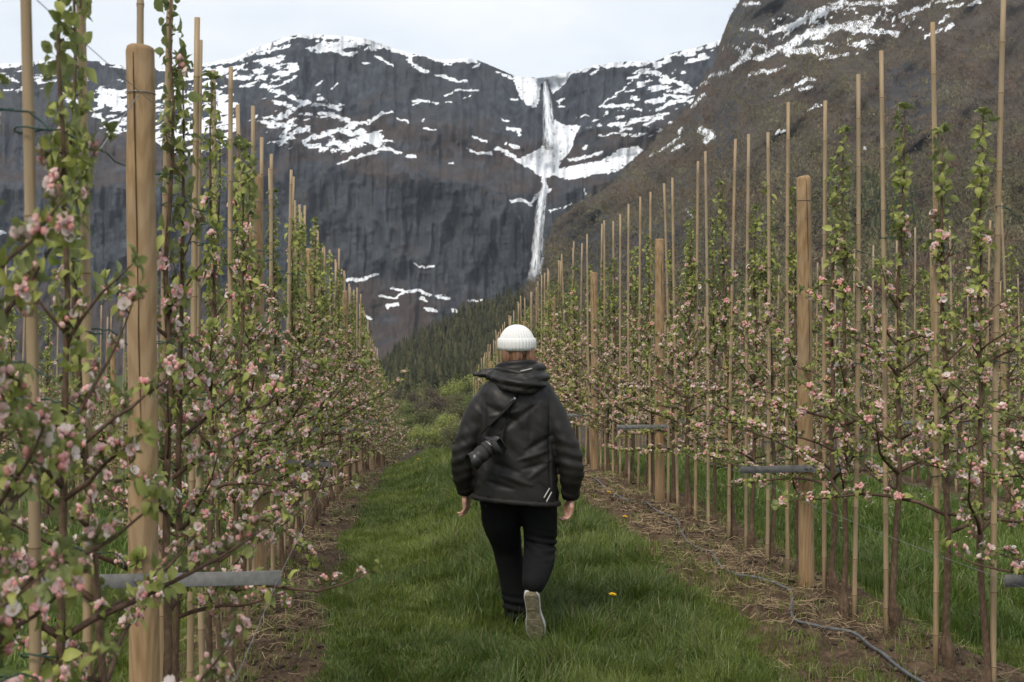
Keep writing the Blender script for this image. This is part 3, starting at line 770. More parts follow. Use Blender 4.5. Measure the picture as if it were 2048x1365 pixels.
BROAD = [(800, 905, 10, 'green'), (835, 900, 9, 'lime'), (870, 902, 8.5, 'lime'), (905, 905, 11, 'olive'), (940, 898, 10, 'lime'), (775, 898, 8, 'olive'), (820, 880, 11, 'green'), (855, 872, 12, 'olive'), (890, 878, 11, 'lime'),
         (925, 868, 13, 'olive'), (955, 880, 12, 'green'), (790, 868, 11, 'green'), (760, 880, 10, 'green'), (815, 850, 12, 'green'), (845, 842, 11, 'brown'), (878, 846, 13, 'brown'), (910, 838, 14, 'olive'), (945, 845, 14, 'green'),
         (785, 838, 12, 'olive'), (830, 822, 12, 'brown'), (862, 818, 13, 'brown'), (898, 812, 15, 'lime'), (930, 806, 16, 'lime'), (800, 815, 12, 'brown'), (955, 800, 15, 'lime'), (775, 812, 12, 'brown'), (915, 785, 14, 'green'), (940, 770, 15, 'green'), (815, 795, 12, 'olive'), (885, 790, 13, 'brown'),
         (975, 830, 14, 'green'), (735, 850, 11, 'brown'), (720, 880, 10, 'green'), (1000, 800, 14, 'olive'), (745, 825, 12, 'olive'), (860, 795, 12, 'olive'), (840, 780, 12, 'green'), (700, 850, 12, 'green'), (1030, 840, 12, 'green'), (1000, 880, 12, 'green'), (1060, 870, 12, 'olive')]
PLACE = {'lime': 'pale yellow-green broadleaf tree', 'green': 'mid-green broadleaf tree', 'olive': 'dull olive broadleaf tree', 'brown': 'brownish half-bare broadleaf tree'}
by = {}
for b in sorted(BROAD, key=lambda b: (b[3], b[0])): by.setdefault(b[3], []).append(b)
ORD = ['first', 'second', 'third', 'fourth', 'fifth', 'sixth', 'seventh', 'eighth', 'ninth', 'tenth', 'eleventh', 'twelfth', 'thirteenth', 'fourteenth', 'fifteenth', 'sixteenth', 'seventeenth', 'eighteenth', 'nineteenth', 'twentieth']
rb = random.Random(4)
for k, lst in by.items():
    for i, (bx, byy, h, _) in enumerate(lst):
        d = float(slope_depth(np.array([float(bx)]), np.array([float(byy)]))[0])
        p = at(float(bx), float(byy), d)
        i_m = rb.randrange(4)
        o = link('broadleaf_tree', None, loc=(p[0], p[1], p[2] - 0.4), rot=(0, 0, rb.uniform(0, 6.28)), scale=(h * rb.uniform(1.15, 1.5), h * rb.uniform(1.15, 1.5), h))
        tag(o, f'{PLACE[k]} beyond the grassy brow, {ORD[i]} of its colour from the left', 'tree', 'broadleaf trees below the orchard brow')
        link('crown', BMESH[(i_m, k)], o); link('trunk', BT[i_m][3], o)

# ================================================================== THE ORCHARD
# ---- leaf rosettes and blossom clusters
def leaf(L, Wd, curl, fold, r):
    """a leaf along +Y, upper face +Z, folded on its midrib and curling down"""
    ts = [0.0, 0.12, 0.30, 0.52, 0.76, 1.0]; ws = [0.04, 0.07, 0.82, 1.0, 0.62, 0.0]
    V = []; a = 0.25; y = z = 0.0; prev = 0.0; tw = r.normal(0, 0.35)
    for t, w in zip(ts, ws):
        y += (t - prev) * L * math.cos(a); z += (t - prev) * L * math.sin(a); a -= curl * (t - prev) * 1.9; prev = t
        hw = Wd * 0.5 * w; f = fold * (1.0 - 0.5 * t); wav = 0.10 * hw * math.sin(t * 9)
        V += [(-hw, y, z + hw * (f + tw * t) + wav), (0, y, z), (hw, y, z + hw * (f - tw * t) - wav)]
    V[-3:] = [V[-2]]
    Q = []; T = []; n = len(ts)
    for i in range(n - 2):
        b = i * 3; Q += [[b, b + 1, b + 4, b + 3], [b + 1, b + 2, b + 5, b + 4]]
    b = (n - 2) * 3
    T += [[b, b + 1, b + 3], [b + 1, b + 2, b + 3]]
    return np.array(V), T, Q

def leaf_rosette(seed, n, tip=False):
    r = np.random.default_rng(seed); mb = MB()
    for i in range(n):
        L = r.uniform(0.030, 0.056) * (1.1 if tip else 1.0); Wd = L * r.uniform(0.40, 0.56)
        v, t, q = leaf(L, Wd, r.uniform(0.3, 1.9), r.uniform(0.3, 1.0), r)
        el = r.uniform(0.55, 1.25) if tip else r.uniform(0.0, 0.95)
        az = i * 2.4 + r.uniform(-0.5, 0.5)
        v = v @ rotm((0, 1, 0), r.uniform(-0.6, 0.6)).T
        v = v @ rotm((1, 0, 0), el).T
        v = v + np.array([0, 0.006, 0.0])
        v = v @ rotm((0, 0, 1), az).T + np.array([0, 0, r.uniform(0, 0.012)])
        k = r.random(); w = r.uniform(0.8, 1.2)
        c = (np.array([0.125, 0.158, 0.030]) * (1 - k) + np.array([0.32, 0.34, 0.088]) * k) * w
        mb.add(v, t, q, c)
    mb.tube([(0, 0, -0.012), (0, 0, 0.004)], [0.0025, 0.002], 4, True, (0.10, 0.10, 0.05))
    return mb

def flower(mb, at_, d, r, size, cup, pink):
    """five rounded petals round the axis d, cupped: 0.2 lies open, 1.5 closes to a bowl"""
    Rm = frame_to(d, r.uniform(0, 6))
    us = (0.0, 0.35, 0.7, 1.0); ws = (0.10, 0.36, 0.46, 0.26)
    for p in range(5):
        V = []; C = []; a = 0.15 + cup * 0.35; y = 0.001; z = 0.0; prev = 0.0; cp = cup * r.uniform(0.85, 1.15)
        tone = np.array([0.85, 0.765, 0.745]) * (1 - pink) + np.array([0.85, 0.42, 0.41]) * pink
        for u, w in zip(us, ws):
            L = (u - prev) * size; y += L * math.cos(a); z += L * math.sin(a); a += cp * (0.55 if u < 0.8 else -0.4); prev = u
            hw = w * size; e = 0.25 * hw * min(cup, 1.2)
            V += [(-hw, y, z + e), (0, y, z), (hw, y, z + e)]
            C += [tone * (1 - 0.10 * (1 - u))] * 3
        V = np.array(V) @ rotm((0, 0, 1), p / 5 * 6.283 + r.normal(0, 0.06)).T @ Rm.T + at_
        q = []
        for i in range(3):
            k = i * 3; q += [[k, k + 1, k + 4, k + 3], [k + 1, k + 2, k + 5, k + 4]]
        mb.add(V, None, q, np.array(C))
    if cup < 0.8: mb.ball(at_ + Rm[:, 2] * 0.004, (0.0034, 0.0034, 0.0034), 6, 3, (0.60, 0.56, 0.20))

def bud(mb, at_, d, r, s):
    k = r.random() ** 0.8
    c0 = np.array([0.78, 0.235, 0.225]) * (1 - k) + np.array([0.85, 0.55, 0.51]) * k
    Rm = frame_to(d, r.uniform(0, 6))
    th = np.linspace(0, math.pi, 6); ang = np.arange(8) / 8 * 6.283
    shape = np.sin(th) * np.interp(np.linspace(0, 1, 6), [0, .3, .7, 1], [0.7, 0.95, 1.0, 0.8])
    swirl = 1 + 0.09 * np.cos(ang[None, :] * 2 + th[:, None] * 2.0)
    V = np.stack([shape[:, None] * swirl * np.cos(ang), shape[:, None] * swirl * np.sin(ang), np.repeat(np.cos(th)[:, None] * 1.18, 8, 1)], 2).reshape(-1, 3) * s
    streak = (0.5 + 0.5 * np.cos(ang[None, :] * 2 + th[:, None] * 2.0))[:, :, None]
    cc = c0 * (1 - 0.45 * streak) + np.array([0.83, 0.70, 0.68]) * 0.45 * streak
    q = []
    for m_ in range(5):
        a = m_ * 8 + np.arange(8); b = m_ * 8 + (np.arange(8) + 1) % 8
        q.append(np.stack([a, a + 8, b + 8, b], 1))
    mb.add(V @ Rm.T + at_ + d * s, None, np.concatenate(q), cc.reshape(-1, 3))
    for j in range(5):
        a = j / 5 * 6.283; o = Rm[:, 0] * math.cos(a) + Rm[:, 1] * math.sin(a); t_ = -Rm[:, 0] * math.sin(a) + Rm[:, 1] * math.cos(a)
        mb.add(np.array([at_ + o * s * .25 - t_ * s * .3, at_ + o * s * .25 + t_ * s * .3, at_ + o * s * 1.05 + d * s * .75]), [[0, 1, 2]], None, (0.13, 0.16, 0.055))

def blossom_cluster(seed):
    r = np.random.default_rng(seed); mb = MB()
    n = int(r.integers(6, 10)); stage = r.uniform(0.0, 1.0)
    for i in range(n):
        az = i * 2.4 + r.uniform(-0.4, 0.4); el = r.uniform(0.35, 1.25) if i else 1.5
        d = np.array([math.cos(az) * math.cos(el), math.sin(az) * math.cos(el), math.sin(el)])
        L = r.uniform(0.012, 0.026)
        mb.tube([(0, 0, 0), d * L], [0.0012, 0.0014], 4, False, (0.16, 0.17, 0.06))
        u = r.random() + 0.45 * (stage - 0.5) + (0.25 if i == 0 else 0)
        if u > 0.95: flower(mb, d * L, d + r.normal(0, .2, 3), r, r.uniform(0.017, 0.021), r.uniform(0.25, 0.6), r.uniform(0.0, 0.3))
        elif u > 0.68: flower(mb, d * L, d + r.normal(0, .1, 3), r, r.uniform(0.014, 0.018), r.uniform(1.2, 1.7), r.uniform(0.25, 0.9))
        else: bud(mb, d * L, d, r, r.uniform(0.0062, 0.0088))
    return mb

ROS = [leaf_rosette(300 + i, n) for i, n in enumerate((5, 6, 6, 7, 7, 8, 5))]
ROS_TIP = [leaf_rosette(330 + i, n, True) for i, n in enumerate((6, 7, 8))]
BLO = [blossom_cluster(360 + i) for i in range(9)]
ROS_ME = [b.mesh('leaf_cluster', M['leaf'], col=True) for b in ROS + ROS_TIP]
BLO_ME = [b.mesh('blossom_cluster', M['blossom'], col=True) for b in BLO]
def packed(b):
    t = [x for x in b.t]
    tri = np.concatenate(t) if t else np.zeros((0, 3), int)
    if b.q:
        q = np.concatenate(b.q); tri = np.concatenate([tri, q[:, [0, 1, 2]], q[:, [0, 2, 3]]])
    return np.concatenate(b.v), tri, np.concatenate(b.c)
ROS_P = [packed(b) for b in ROS + ROS_TIP]; BLO_P = [packed(b) for b in BLO]

def gen_tree(seed, h=2.7, long_low=1.0, sparse=False):
    """skeleton of a slender spindle tree: trunk line, branches, spurs"""
    r = np.random.default_rng(seed)
    z = np.linspace(0, h, 16)
    wob = np.cumsum(r.normal(0, 0.008, (16, 2)), 0); wob -= wob * (1 - smooth(0, 0.4, z))[:, None] * 0.5
    kink = np.exp(-((z - 0.2) / 0.12) ** 2)[:, None] * r.normal(0, 0.022, (1, 2))
    trunk = np.column_stack([wob + kink, z])
    rad = np.interp(z, [0, 0.5, 1.4, h], [0.0195, 0.0165, 0.0115, 0.0035])
    graft = r.uniform(0.07, 0.13)
    zz = np.array([-0.06, 0.0, graft * .6, graft, graft * 1.35]); 
    tx = np.interp(np.concatenate([zz, z[1:]]), z, trunk[:, 0]); ty = np.interp(np.concatenate([zz, z[1:]]), z, trunk[:, 1])
    za = np.concatenate([zz, z[1:]]); o = np.argsort(za)
    tl = np.column_stack([tx, ty, za])[o]; tr = np.concatenate([[0.026, 0.025, 0.030, 0.036, 0.024], rad[1:]])[o]
    branches = []
    nb = int(r.integers(13, 16)) if sparse else int(r.integers(20, 26)); az = r.uniform(0, 6.28)
    zs = np.sort(r.uniform(0, 1, nb)) ** 1.3 * (h * 0.80 - 0.60) + 0.60
    for zb in zs:
        az += 2.4 + r.normal(0, 0.35)
        u = (zb - 0.6) / (h * 0.8 - 0.6)
        L = (0.62 * (1 - u) ** 1.25 + 0.10) * r.uniform(0.62, 1.25) * (1 + (long_low - 1) * (1 - u))
        if r.random() < 0.10 and u < 0.75: L *= 1.35
        el = r.uniform(0.05, 0.5) + 0.75 * u
        d = np.array([math.cos(az) * math.cos(el), math.sin(az) * math.cos(el), math.sin(el)])
        p = np.array([np.interp(zb, z, trunk[:, 0]), np.interp(zb, z, trunk[:, 1]), zb])
        pts = [p]; n = 7; bend = r.normal(0.0, 0.5) + (0.35 if u < 0.5 else 0.1); side = r.normal(0, 0.35)
        for i in range(n):
            t = i / n
            dz = (-0.35 * math.sin(t * 3.1) if u < 0.45 else 0) + bend * t
            dd = d + np.array([-d[1], d[0], 0]) * side * t + np.array([0, 0, dz]) + r.normal(0, 0.07, 3)
            dd /= np.linalg.norm(dd)
            p = p + dd * L / n; pts.append(p)
        rb_ = np.linspace(0.0030 + 0.0075 * min(L, 0.6) / 0.6, 0.0019, n + 1)
        spurs = []
        s = 0.16 * L + r.uniform(0, 0.05)
        pts = np.array(pts)
        while s < L * 0.97:
            f = s / L * n; i = min(int(f), n - 1); q = pts[i] + (pts[i + 1] - pts[i]) * (f - i)
            out = r.normal(0, 1, 3) * np.array([1, 1, 0.7]) + np.array([0, 0, 0.75])
            td = pts[i + 1] - pts[i]; out -= td * (out @ td) / (td @ td) * 0.7
            out /= np.linalg.norm(out)
            spurs.append((q + out * 0.012, out, int(r.integers(0, 7)), r.uniform(0.75, 1.2), r.uniform(0, 6.28), int(r.integers(0, 9)) if r.random() < 0.74 * (1 - 0.75 * smooth(1.75, 2.35, q[2])) + 0.02 else -1))
            s += r.uniform(0.046, 0.085) if sparse else r.uniform(0.036, 0.066)
        spurs.append((pts[-1], pts[-1] - pts[-2], 7 + int(r.integers(0, 3)), r.uniform(0.75, 1.15), r.uniform(0, 6.28), int(r.integers(0, 9)) if (r.random() < 0.4 and zb < 1.9) else -1))
        branches.append((pts, rb_, spurs))
    tsp = []
    s = 0.95
    while s < h - 0.03:
        q = np.array([np.interp(s, z, trunk[:, 0]), np.interp(s, z, trunk[:, 1]), s]); a = r.uniform(0, 6.28)
        out = np.array([math.cos(a), math.sin(a), 0.45]); out /= np.linalg.norm(out)
        tsp.append((q + out * 0.016, out, int(r.integers(0, 7)), r.uniform(0.85, 1.3) * (1.12 if s > 1.9 else 1), r.uniform(0, 6.28), int(r.integers(0, 9)) if r.random() < 0.30 * (1 - 0.9 * smooth(1.9, 2.4, s)) else -1))
        s += r.uniform(0.05, 0.09) if s < 1.9 else r.uniform(0.032, 0.055)
    tsp.append((tl[-1], np.array([0.1, 0.1, 1.0]), 7 + int(r.integers(0, 3)), 1.35, 0.0, -1))
    return tl, tr, branches, tsp

def merge(spurs, packs, pickf):
    V = []; T = []; C = []; n = 0
    for s in spurs:
        i = pickf(s)
        if i is None: continue
        v, t, c = packs[i]
        Rm = frame_to(s[1], s[4])
        V.append((v * s[3]) @ Rm.T + s[0]); T.append(t + n); C.append(c); n += len(v)
    return np.concatenate(V), np.concatenate(T), np.concatenate(C)

def tree_meshes(g, seed):
    tl, tr, br, tsp = g
    out = {}
    mb = MB(); mb.tube(tl, tr, 8); out['trunk'] = mb.mesh('trunk', M['bark'])
    out['branch'] = []
    mbl = MB(); mbl.tube(tl, tr, 7)
    for pts, rad, sp in br:
        b = MB(); b.tube(pts, rad, 6); out['branch'].append(b.mesh('branch', M['twig']))
        mbl.tube(pts, rad, 5)
    out['limbed'] = mbl.mesh('trunk_with_limbs', M['bark'])
    sp = [s for b in br for s in b[2]] + tsp
    v, t, c = merge(sp, ROS_P, lambda s: s[2]); out['foliage'] = mesh_np('foliage', v, tris=t, mat=M['leaf'], col=c)
    v, t, c = merge(sp, BLO_P, lambda s: s[5] if s[5] >= 0 else None); out['blossom'] = mesh_np('blossom', v, tris=t, mat=M['blossom'], col=c)
    return out

N_VAR = 14
VAR_H = [2.45 + 0.045 * i for i in range(N_VAR)]
VAR_G = [gen_tree(500 + i, VAR_H[(i * 5) % N_VAR]) for i in range(N_VAR)]
VAR_G += [gen_tree(540 + i, VAR_H[(i * 5) % N_VAR], 1.12, True) for i in range(7)]
VAR_M = [tree_meshes(g, i) for i, g in enumerate(VAR_G)]

def place_tree(level, i, loc, rz, sc, label, group, lean=(0, 0)):
    vm, g = VAR_M[i], VAR_G[i]
    w = sc * (0.80 if loc[1] < 4.2 else 0.80 if loc[1] < 7 and loc[0] < 0 else 1.0)
    o = link('apple_tree', None, loc=loc, rot=(lean[0], lean[1], rz), scale=(w, w, sc))
    tag(o, label, 'apple tree', group)
    if level == 'far':
        link('trunk', vm['limbed'], o)
        tag(link('foliage', vm['foliage'], o), kind='stuff'); tag(link('blossom', vm['blossom'], o), kind='stuff')
    elif level == 'mid':
        link('trunk', vm['trunk'], o)
        for b in vm['branch']: link('branch', b, o)
        tag(link('foliage', vm['foliage'], o), kind='stuff'); tag(link('blossom', vm['blossom'], o), kind='stuff')
    else:
        tr_ = link('trunk', vm['trunk'], o)
        for b, (pts, rad, sp) in list(zip(vm['branch'], g[2])) + [(None, (None, None, g[3]))]:
            par = tr_ if b is None else link('branch', b, o)
            for s in sp:
                e = matrix_euler(frame_to(s[1], s[4]))
                link('leaf_cluster', ROS_ME[s[2]], par, tuple(s[0]), e, (s[3],) * 3)
                if s[5] >= 0: link('blossom_cluster', BLO_ME[s[5]], par, tuple(s[0]), e, (s[3],) * 3)
    return o

from mathutils import Matrix
def matrix_euler(R3): return Matrix(R3.tolist()).to_euler()

# ---- bamboo canes
def cane_mesh(h, r0, r1, seed):
    r = np.random.default_rng(seed)
    nodes = []; z = r.uniform(0.05, 0.25)
    while z < h - 0.03: nodes.append(z); z += r.uniform(0.20, 0.36)
    bow = r.normal(0, 0.012, 2)
    prof = [(-0.12, 1.0)]
    for q in nodes: prof += [(q - 0.012, 1.0), (q - 0.003, 1.10), (q + 0.004, 1.10), (q + 0.014, 0.98)]
    prof += [(h, 1.0)]
    z = np.array([p[0] for p in prof]); k = np.array([p[1] for p in prof])
    off = np.sin(np.clip(z / h, 0, 1) * math.pi)
    pts = np.column_stack([bow[0] * off, bow[1] * off, z])
    mb = MB(); mb.tube(pts, np.interp(z, [0, h], [r0, r1]) * k, 9)
    me = mb.mesh('cane', M['bamboo'])
    rings_ = []
    for q in nodes:
        nb = MB()
        p = np.array([bow[0], bow[1], 0]) * math.sin(q / h * math.pi) + np.array([0, 0, q]); rr = np.interp(q, [0, h], [r0, r1]) * 1.115
        nb.tube([p - np.array([0, 0, 0.002]), p + np.array([0, 0, 0.0022])], [rr, rr], 9, False)
        rings_.append(nb.mesh('node_ring', M['bamboo_node']))
    return me, rings_
CANES = [cane_mesh(3.2, 0.0150, 0.0118, 700 + i) for i in range(7)]

def tie_mesh(seed):
    r = np.random.default_rng(seed); mb = MB()
    a = np.linspace(0.3, 6.6, 22)
    mb.tube(np.column_stack([0.019 + 0.040 * np.cos(a), 0.024 * np.sin(a), 0.004 * np.sin(2 * a) + r.normal(0, 0.0006, 22)]), 0.0024, 5)
    e = r.uniform(-1, 1)
    mb.tube([(0.055, 0.01, 0), (0.075, 0.03, 0.004), (0.10, 0.04 + 0.02 * e, -0.012), (0.125, 0.05 * e, -0.03)], 0.0022, 5)
    return mb.mesh('tie', M['tie'])
TIES = [tie_mesh(740 + i) for i in range(4)]

def place_cane(i, loc, h, lean, label, group, n_ties, rt):
    o = link('bamboo_stake', None, loc=loc, rot=(lean[0], lean[1], rt.uniform(0, 6.28)))
    tag(o, label, 'stake', group)
    c = link('cane', CANES[i][0], o, scale=(1, 1, h / 3.2))
    for rg in (CANES[i][1] if n_ties == 3 else ()): link('node_ring', rg, o, scale=(1, 1, h / 3.2))
    for k in range(n_ties):
        link('tie', TIES[rt.randrange(4)], o, (0, 0, (2.15, 1.55, 1.0, 2.45)[k] + rt.uniform(-0.12, 0.12)), (rt.uniform(-.2, .2), rt.uniform(-.2, .2), -o.rotation_euler[2] + rt.uniform(-.4, .4)))
    return o

# ---- timber posts with galvanised cross arms
def post_mesh(h, seed):
    r = np.random.default_rng(seed)
    zz = np.concatenate([[-0.3, 0.0], np.linspace(0.15, h - 0.02, 14), [h - 0.006, h]])
    rr = np.concatenate([[0.052, 0.0515], np.linspace(0.051, 0.0465, 14) + r.normal(0, 0.0006, 14), [0.0435, 0.034]])
    mb = MB(); pts = np.column_stack([r.normal(0, 0.0012, len(zz)), r.normal(0, 0.0012, len(zz)), zz])
    mb.tube(pts, rr, 20)
    return mb.mesh('post_shaft', M['post'])
POSTS = [post_mesh(2.65, 760 + i) for i in range(3)]
def crack_mesh(seed):
    r = np.random.default_rng(seed)
    z = np.linspace(2.62, 1.15, 40) if seed % 2 else np.linspace(2.6, 1.9, 24)
    a = -math.pi / 2 + r.uniform(-0.3, 0.3) + np.linspace(-0.25, 0.22, len(z)) + np.cumsum(r.normal(0, 0.012, len(z)))
    w = np.interp(np.linspace(0, 1, len(z)), [0, .1, .7, 1], [0.0012, 0.0024, 0.0018, 0.0003])
    rad = np.interp(z, [0.15, 2.63], [0.051, 0.0465]) + 0.0007
    da = w / 0.048
    L = np.column_stack([rad * np.cos(a - da), rad * np.sin(a - da), z]); Rr = np.column_stack([rad * np.cos(a + da), rad * np.sin(a + da), z])
    return mesh_np('crack', np.concatenate([L, Rr]), quads=[[i, i + 1, len(z) + i + 1, len(z) + i] for i in range(len(z) - 1)], mat=M['crack'])
CRACKS = [crack_mesh(i) for i in (1, 2, 5)]
def bar_mesh():
    mb = MB(); mb.box((-0.45, -0.064, -0.023), (0.45, -0.0595, 0.023), bev=0.0012); mb.box((-0.45, -0.0595, 0.0185), (0.45, -0.052, 0.0226), bev=0.001)
    return mb.mesh('cross_arm', M['steel'], False)
BAR = bar_mesh()
mb = MB(); mb.lathe([(0.0, 0.006), (0.006, 0.006), (0.0075, 0.004), (0.0075, 0), (0.0, 0)], 6); BOLT = mb.mesh('bolt', M['steel'], False)
mb = MB(); a = np.linspace(0, 6.5, 24); mb.tube(np.column_stack([0.0488 * np.cos(a), 0.0488 * np.sin(a), 0.004 * np.sin(a * .5)]), 0.0017, 5); WRAP = mb.mesh('wire_wrap', M['wire'])

def place_post(loc, h, bar_z, seed, label, group, lean, detail=True):
    o = link('timber_post', None, loc=loc, rot=(lean[0], lean[1], 0)); tag(o, label, 'post', group)
    sh = link('post_shaft', POSTS[seed % 3], o, scale=(1, 1, h / 2.65), rot=(0, 0, seed * 1.7))
    if detail: link('crack', CRACKS[seed % 3], o, scale=(1, 1, h / 2.65), rot=(0, 0, (seed * 0.9) % 0.7 - 0.1))
    b = link('cross_arm', BAR, o, (0, 0, bar_z))
    for dx in (-0.014, 0.016):
        link('bolt', BOLT, b, (dx, -0.064, 0.002), (math.pi / 2, 0, 0))
    link('wire_wrap', WRAP, o, (0, 0, h - 0.16))
    return o

def wire(name, pts, rad, label, cat='wire', group=None):
    mb = MB(); mb.tube(np.asarray(pts, float), rad, 5)
    return tag(link(name, mb.mesh(name, M['wire'])), label, cat, group)

# ---- the rows
rt = random.Random(12)
def ordw(n): return ORD[n] if n < len(ORD) else f'{n + 1}th'
post_left = [4.75, 8.78, 13.9, 19.1, 25.1, 31.0, 37.0, 43.0]
post_right = [5.15, 9.1, 14.2, 18.8, 23.6, 28.5, 33.5, 38.5]
px_left = [-200, -60, 66, 170, 304, 322, 378, 406, 438, 468, 495]
left = [1.55, 1.98] + [float(row_y(p, float(x_left(4.0)))) for p in px_left]
while left[-1] < 44: left.append(left[-1] + rt.uniform(0.46, 0.66) * (1 + 0.1 * (left[-1] > 20)))
px_right = [2310, 2140, 1988, 1873, 1774, 1709, 1629, 1576, 1535, 1493, 1458, 1417, 1391, 1356, 1328, 1300]
right = [float(row_y(p, X_RIGHT)) for p in px_right]
while right[-1] < 46: right.append(right[-1] + rt.uniform(0.52, 0.74))

def bay(y, posts):
    k = sum(1 for p in posts if p <= y)
    return k
def row_labels(ys, posts, side):
    cnt = {}; out = []
    for y in ys:
        k = bay(y, posts); n = cnt.get(k, 0); cnt[k] = n + 1
        out.append(f'{ordw(n)} from the camera before the first timber post, row {side} of walker' if k == 0 else f'{ordw(n)} past the {ordw(k - 1)} timber post, row {side} of walker')
    return out

for side, ys_, posts, xf, htop in (('left', left, post_left, lambda y: float(x_left(y)), 3.0), ('right', right, post_right, lambda y: X_RIGHT, 3.2)):
    ys_ = sorted(y - 0.22 if any(0 < p - y < 0.28 for p in posts) and y > 8 else y for y in ys_)
    labs = row_labels(ys_, posts, side)
    for j, y in enumerate(ys_):
        x = xf(y) 
        near_post = min(abs(y - p) for p in posts)
        hc = htop + rt.gauss(0, 0.045) - (0.10 if side == 'left' and y > 10 else 0)
        lean = (rt.gauss(0, 0.010), rt.gauss(0, 0.008) - 0.004)
        zc = float(gz(np.array([x]), np.array([y]))[0])
        nt_ = 3 if y < 13 else 1 if y < 20 else 0
        place_cane(rt.randrange(7), (x, y, zc), hc, lean, 'tan bamboo cane, ' + labs[j], f'bamboo canes of the {side} row', nt_, rt)
        dx = rt.uniform(0.035, 0.07) * (1 if rt.random() < 0.7 else -1); dy = rt.uniform(-0.05, 0.05)
        zt = float(gz(np.array([x + dx]), np.array([y + dy]))[0])
        level = 'near' if (y < 7.6 if side == 'left' else y < 9.5) else 'mid' if y < 19 else 'far'
        lim = 2.62 if side == 'left' else 2.72
        i = (j * 3 + 1) % N_VAR if y < 3.0 else N_VAR + j % 7 if level == 'near' else rt.randrange(N_VAR)
        sc = (lim + rt.gauss(0, 0.12)) / VAR_H[((i - N_VAR if i >= N_VAR else i) * 5) % N_VAR]
        place_tree(level, i, (x + dx, y + dy, zt - 0.01), rt.uniform(0, 6.28), sc, 'blossoming apple tree, ' + labs[j], f'apple trees of the {side} row', (rt.gauss(0, 0.012), rt.gauss(0, 0.012)))
    for k, y in enumerate(posts):
        x = xf(y) + (0.01 if side == 'left' else -0.02)
        z = float(gz(np.array([x]), np.array([y]))[0])
        place_post((x, y, z), 2.63 if side == 'left' else 2.66, 0.88 if side == 'left' else 0.76, k if side == 'left' else k + 4,
                   f'{ordw(k)} thick round timber post from the camera in the row {side} of the walker', f'timber posts of the {side} row', (rt.gauss(0, 0.006), rt.gauss(0, 0.004) - 0.006), y < 20)
    # wires strung along the row
    yy = np.array([0.0] + posts); 
    def strung(dx, h, sag):
        out = []
        for a, b in zip(yy[:-1], yy[1:]):
            for t in np.linspace(0, 1, 9)[:-1]:
                y = a + (b - a) * t
                za = float(gz0(xf(a), a)); zb = float(gz0(xf(b), b))
                out.append((xf(y) + dx, y, za + (zb - za) * t + h - sag * 4 * t * (1 - t)))
        return out
    w_lab = 'thin steel wire along the {}, row ' + side + ' of walker'
    wire('trellis_wire', strung(0.052 if side == 'left' else -0.055, 2.45, 0.02), 0.0011, w_lab.format('post tops'), group=f'wires of the {side} row')
    wire('trellis_wire', strung(0.445, 0.905 if side == 'left' else 0.785, 0.02), 0.0011, w_lab.format('path-side cross arm ends' if side == 'left' else 'far-side cross arm ends'), group=f'wires of the {side} row')
    wire('trellis_wire', strung(-0.445, 0.905 if side == 'left' else 0.785, 0.02), 0.0011, w_lab.format('far-side cross arm ends' if side == 'left' else 'path-side cross arm ends'), group=f'wires of the {side} row')
zp = float(gz0(0, 4.6))
wire('brace_wire', [(-0.80, 4.62, 2.47), (-0.80, 1.6, 1.22), (-0.80, -1.35, 0.0)], 0.0024, 'slanting steel brace wire tied to the top of the nearest timber post')

# ---- rows further off: canes, posts and trees in the gaps between the near rows
def far_row(x, y0, y1, htop, where, step=(0.55, 0.75)):
    posts = list(np.arange(y0 + 1.2, y1, 5.2)); ys_ = [y0]
    while ys_[-1] < y1: ys_.append(ys_[-1] + rt.uniform(*step))
    cnt = {}
    for y in ys_:
        k = bay(y, posts); n = cnt.get(k, 0); cnt[k] = n + 1
        lab = f'{ordw(n)} before the first post, {where}' if k == 0 else f'{ordw(n)} past the {ordw(k - 1)} post in view, {where}'
        z = float(gz0(x, y)); j = rt.gauss(0, 0.03)
        place_cane(rt.randrange(7), (x + j, y, z), htop + rt.gauss(0, 0.06), (rt.gauss(0, 0.012), rt.gauss(0, 0.010) - 0.012), 'thin bamboo cane, ' + lab, f'canes of the {where}', 0, rt)
        i = rt.randrange(N_VAR)
        place_tree('far', i, (x + j + rt.choice((-.06, .06)), y + rt.uniform(-.05, .05), z - 0.01), rt.uniform(0, 6.28), (2.5 + rt.gauss(0, 0.12)) / VAR_H[(i * 5) % N_VAR], 'small apple tree, ' + lab, f'apple trees of the {where}')
    for k, yp in enumerate(posts):
        place_post((x, yp, float(gz0(x, yp))), 2.6, 0.78, k, f'{ordw(k)} round timber post in view, {where}', f'posts of the {where}', (0, -0.01), False)
far_row(6.31, 9.6, 40, 3.02, 'second row right of walker')
far_row(9.87, 21, 42, 3.0, 'third row right of walker')
far_row(13.4, 29, 40, 3.0, 'fourth row right of walker', step=(0.9, 1.15))
far_row(-4.39, 11.5, 38, 2.95, 'second row left of walker')
far_row(-7.95, 27, 42, 2.95, 'third row left of walker')

# ================================================================== THE WALKER
PY0 = 7.95
PX0 = float((at(1045.0, 660.0, 1.0) - EYE)[0] / (at(1045.0, 660.0, 1.0) - EYE)[1] * PY0)
person = link('person', None, loc=(PX0, PY0, 0.0), rot=(0, 0, -math.atan2(PX0, PY0) * 1.0))

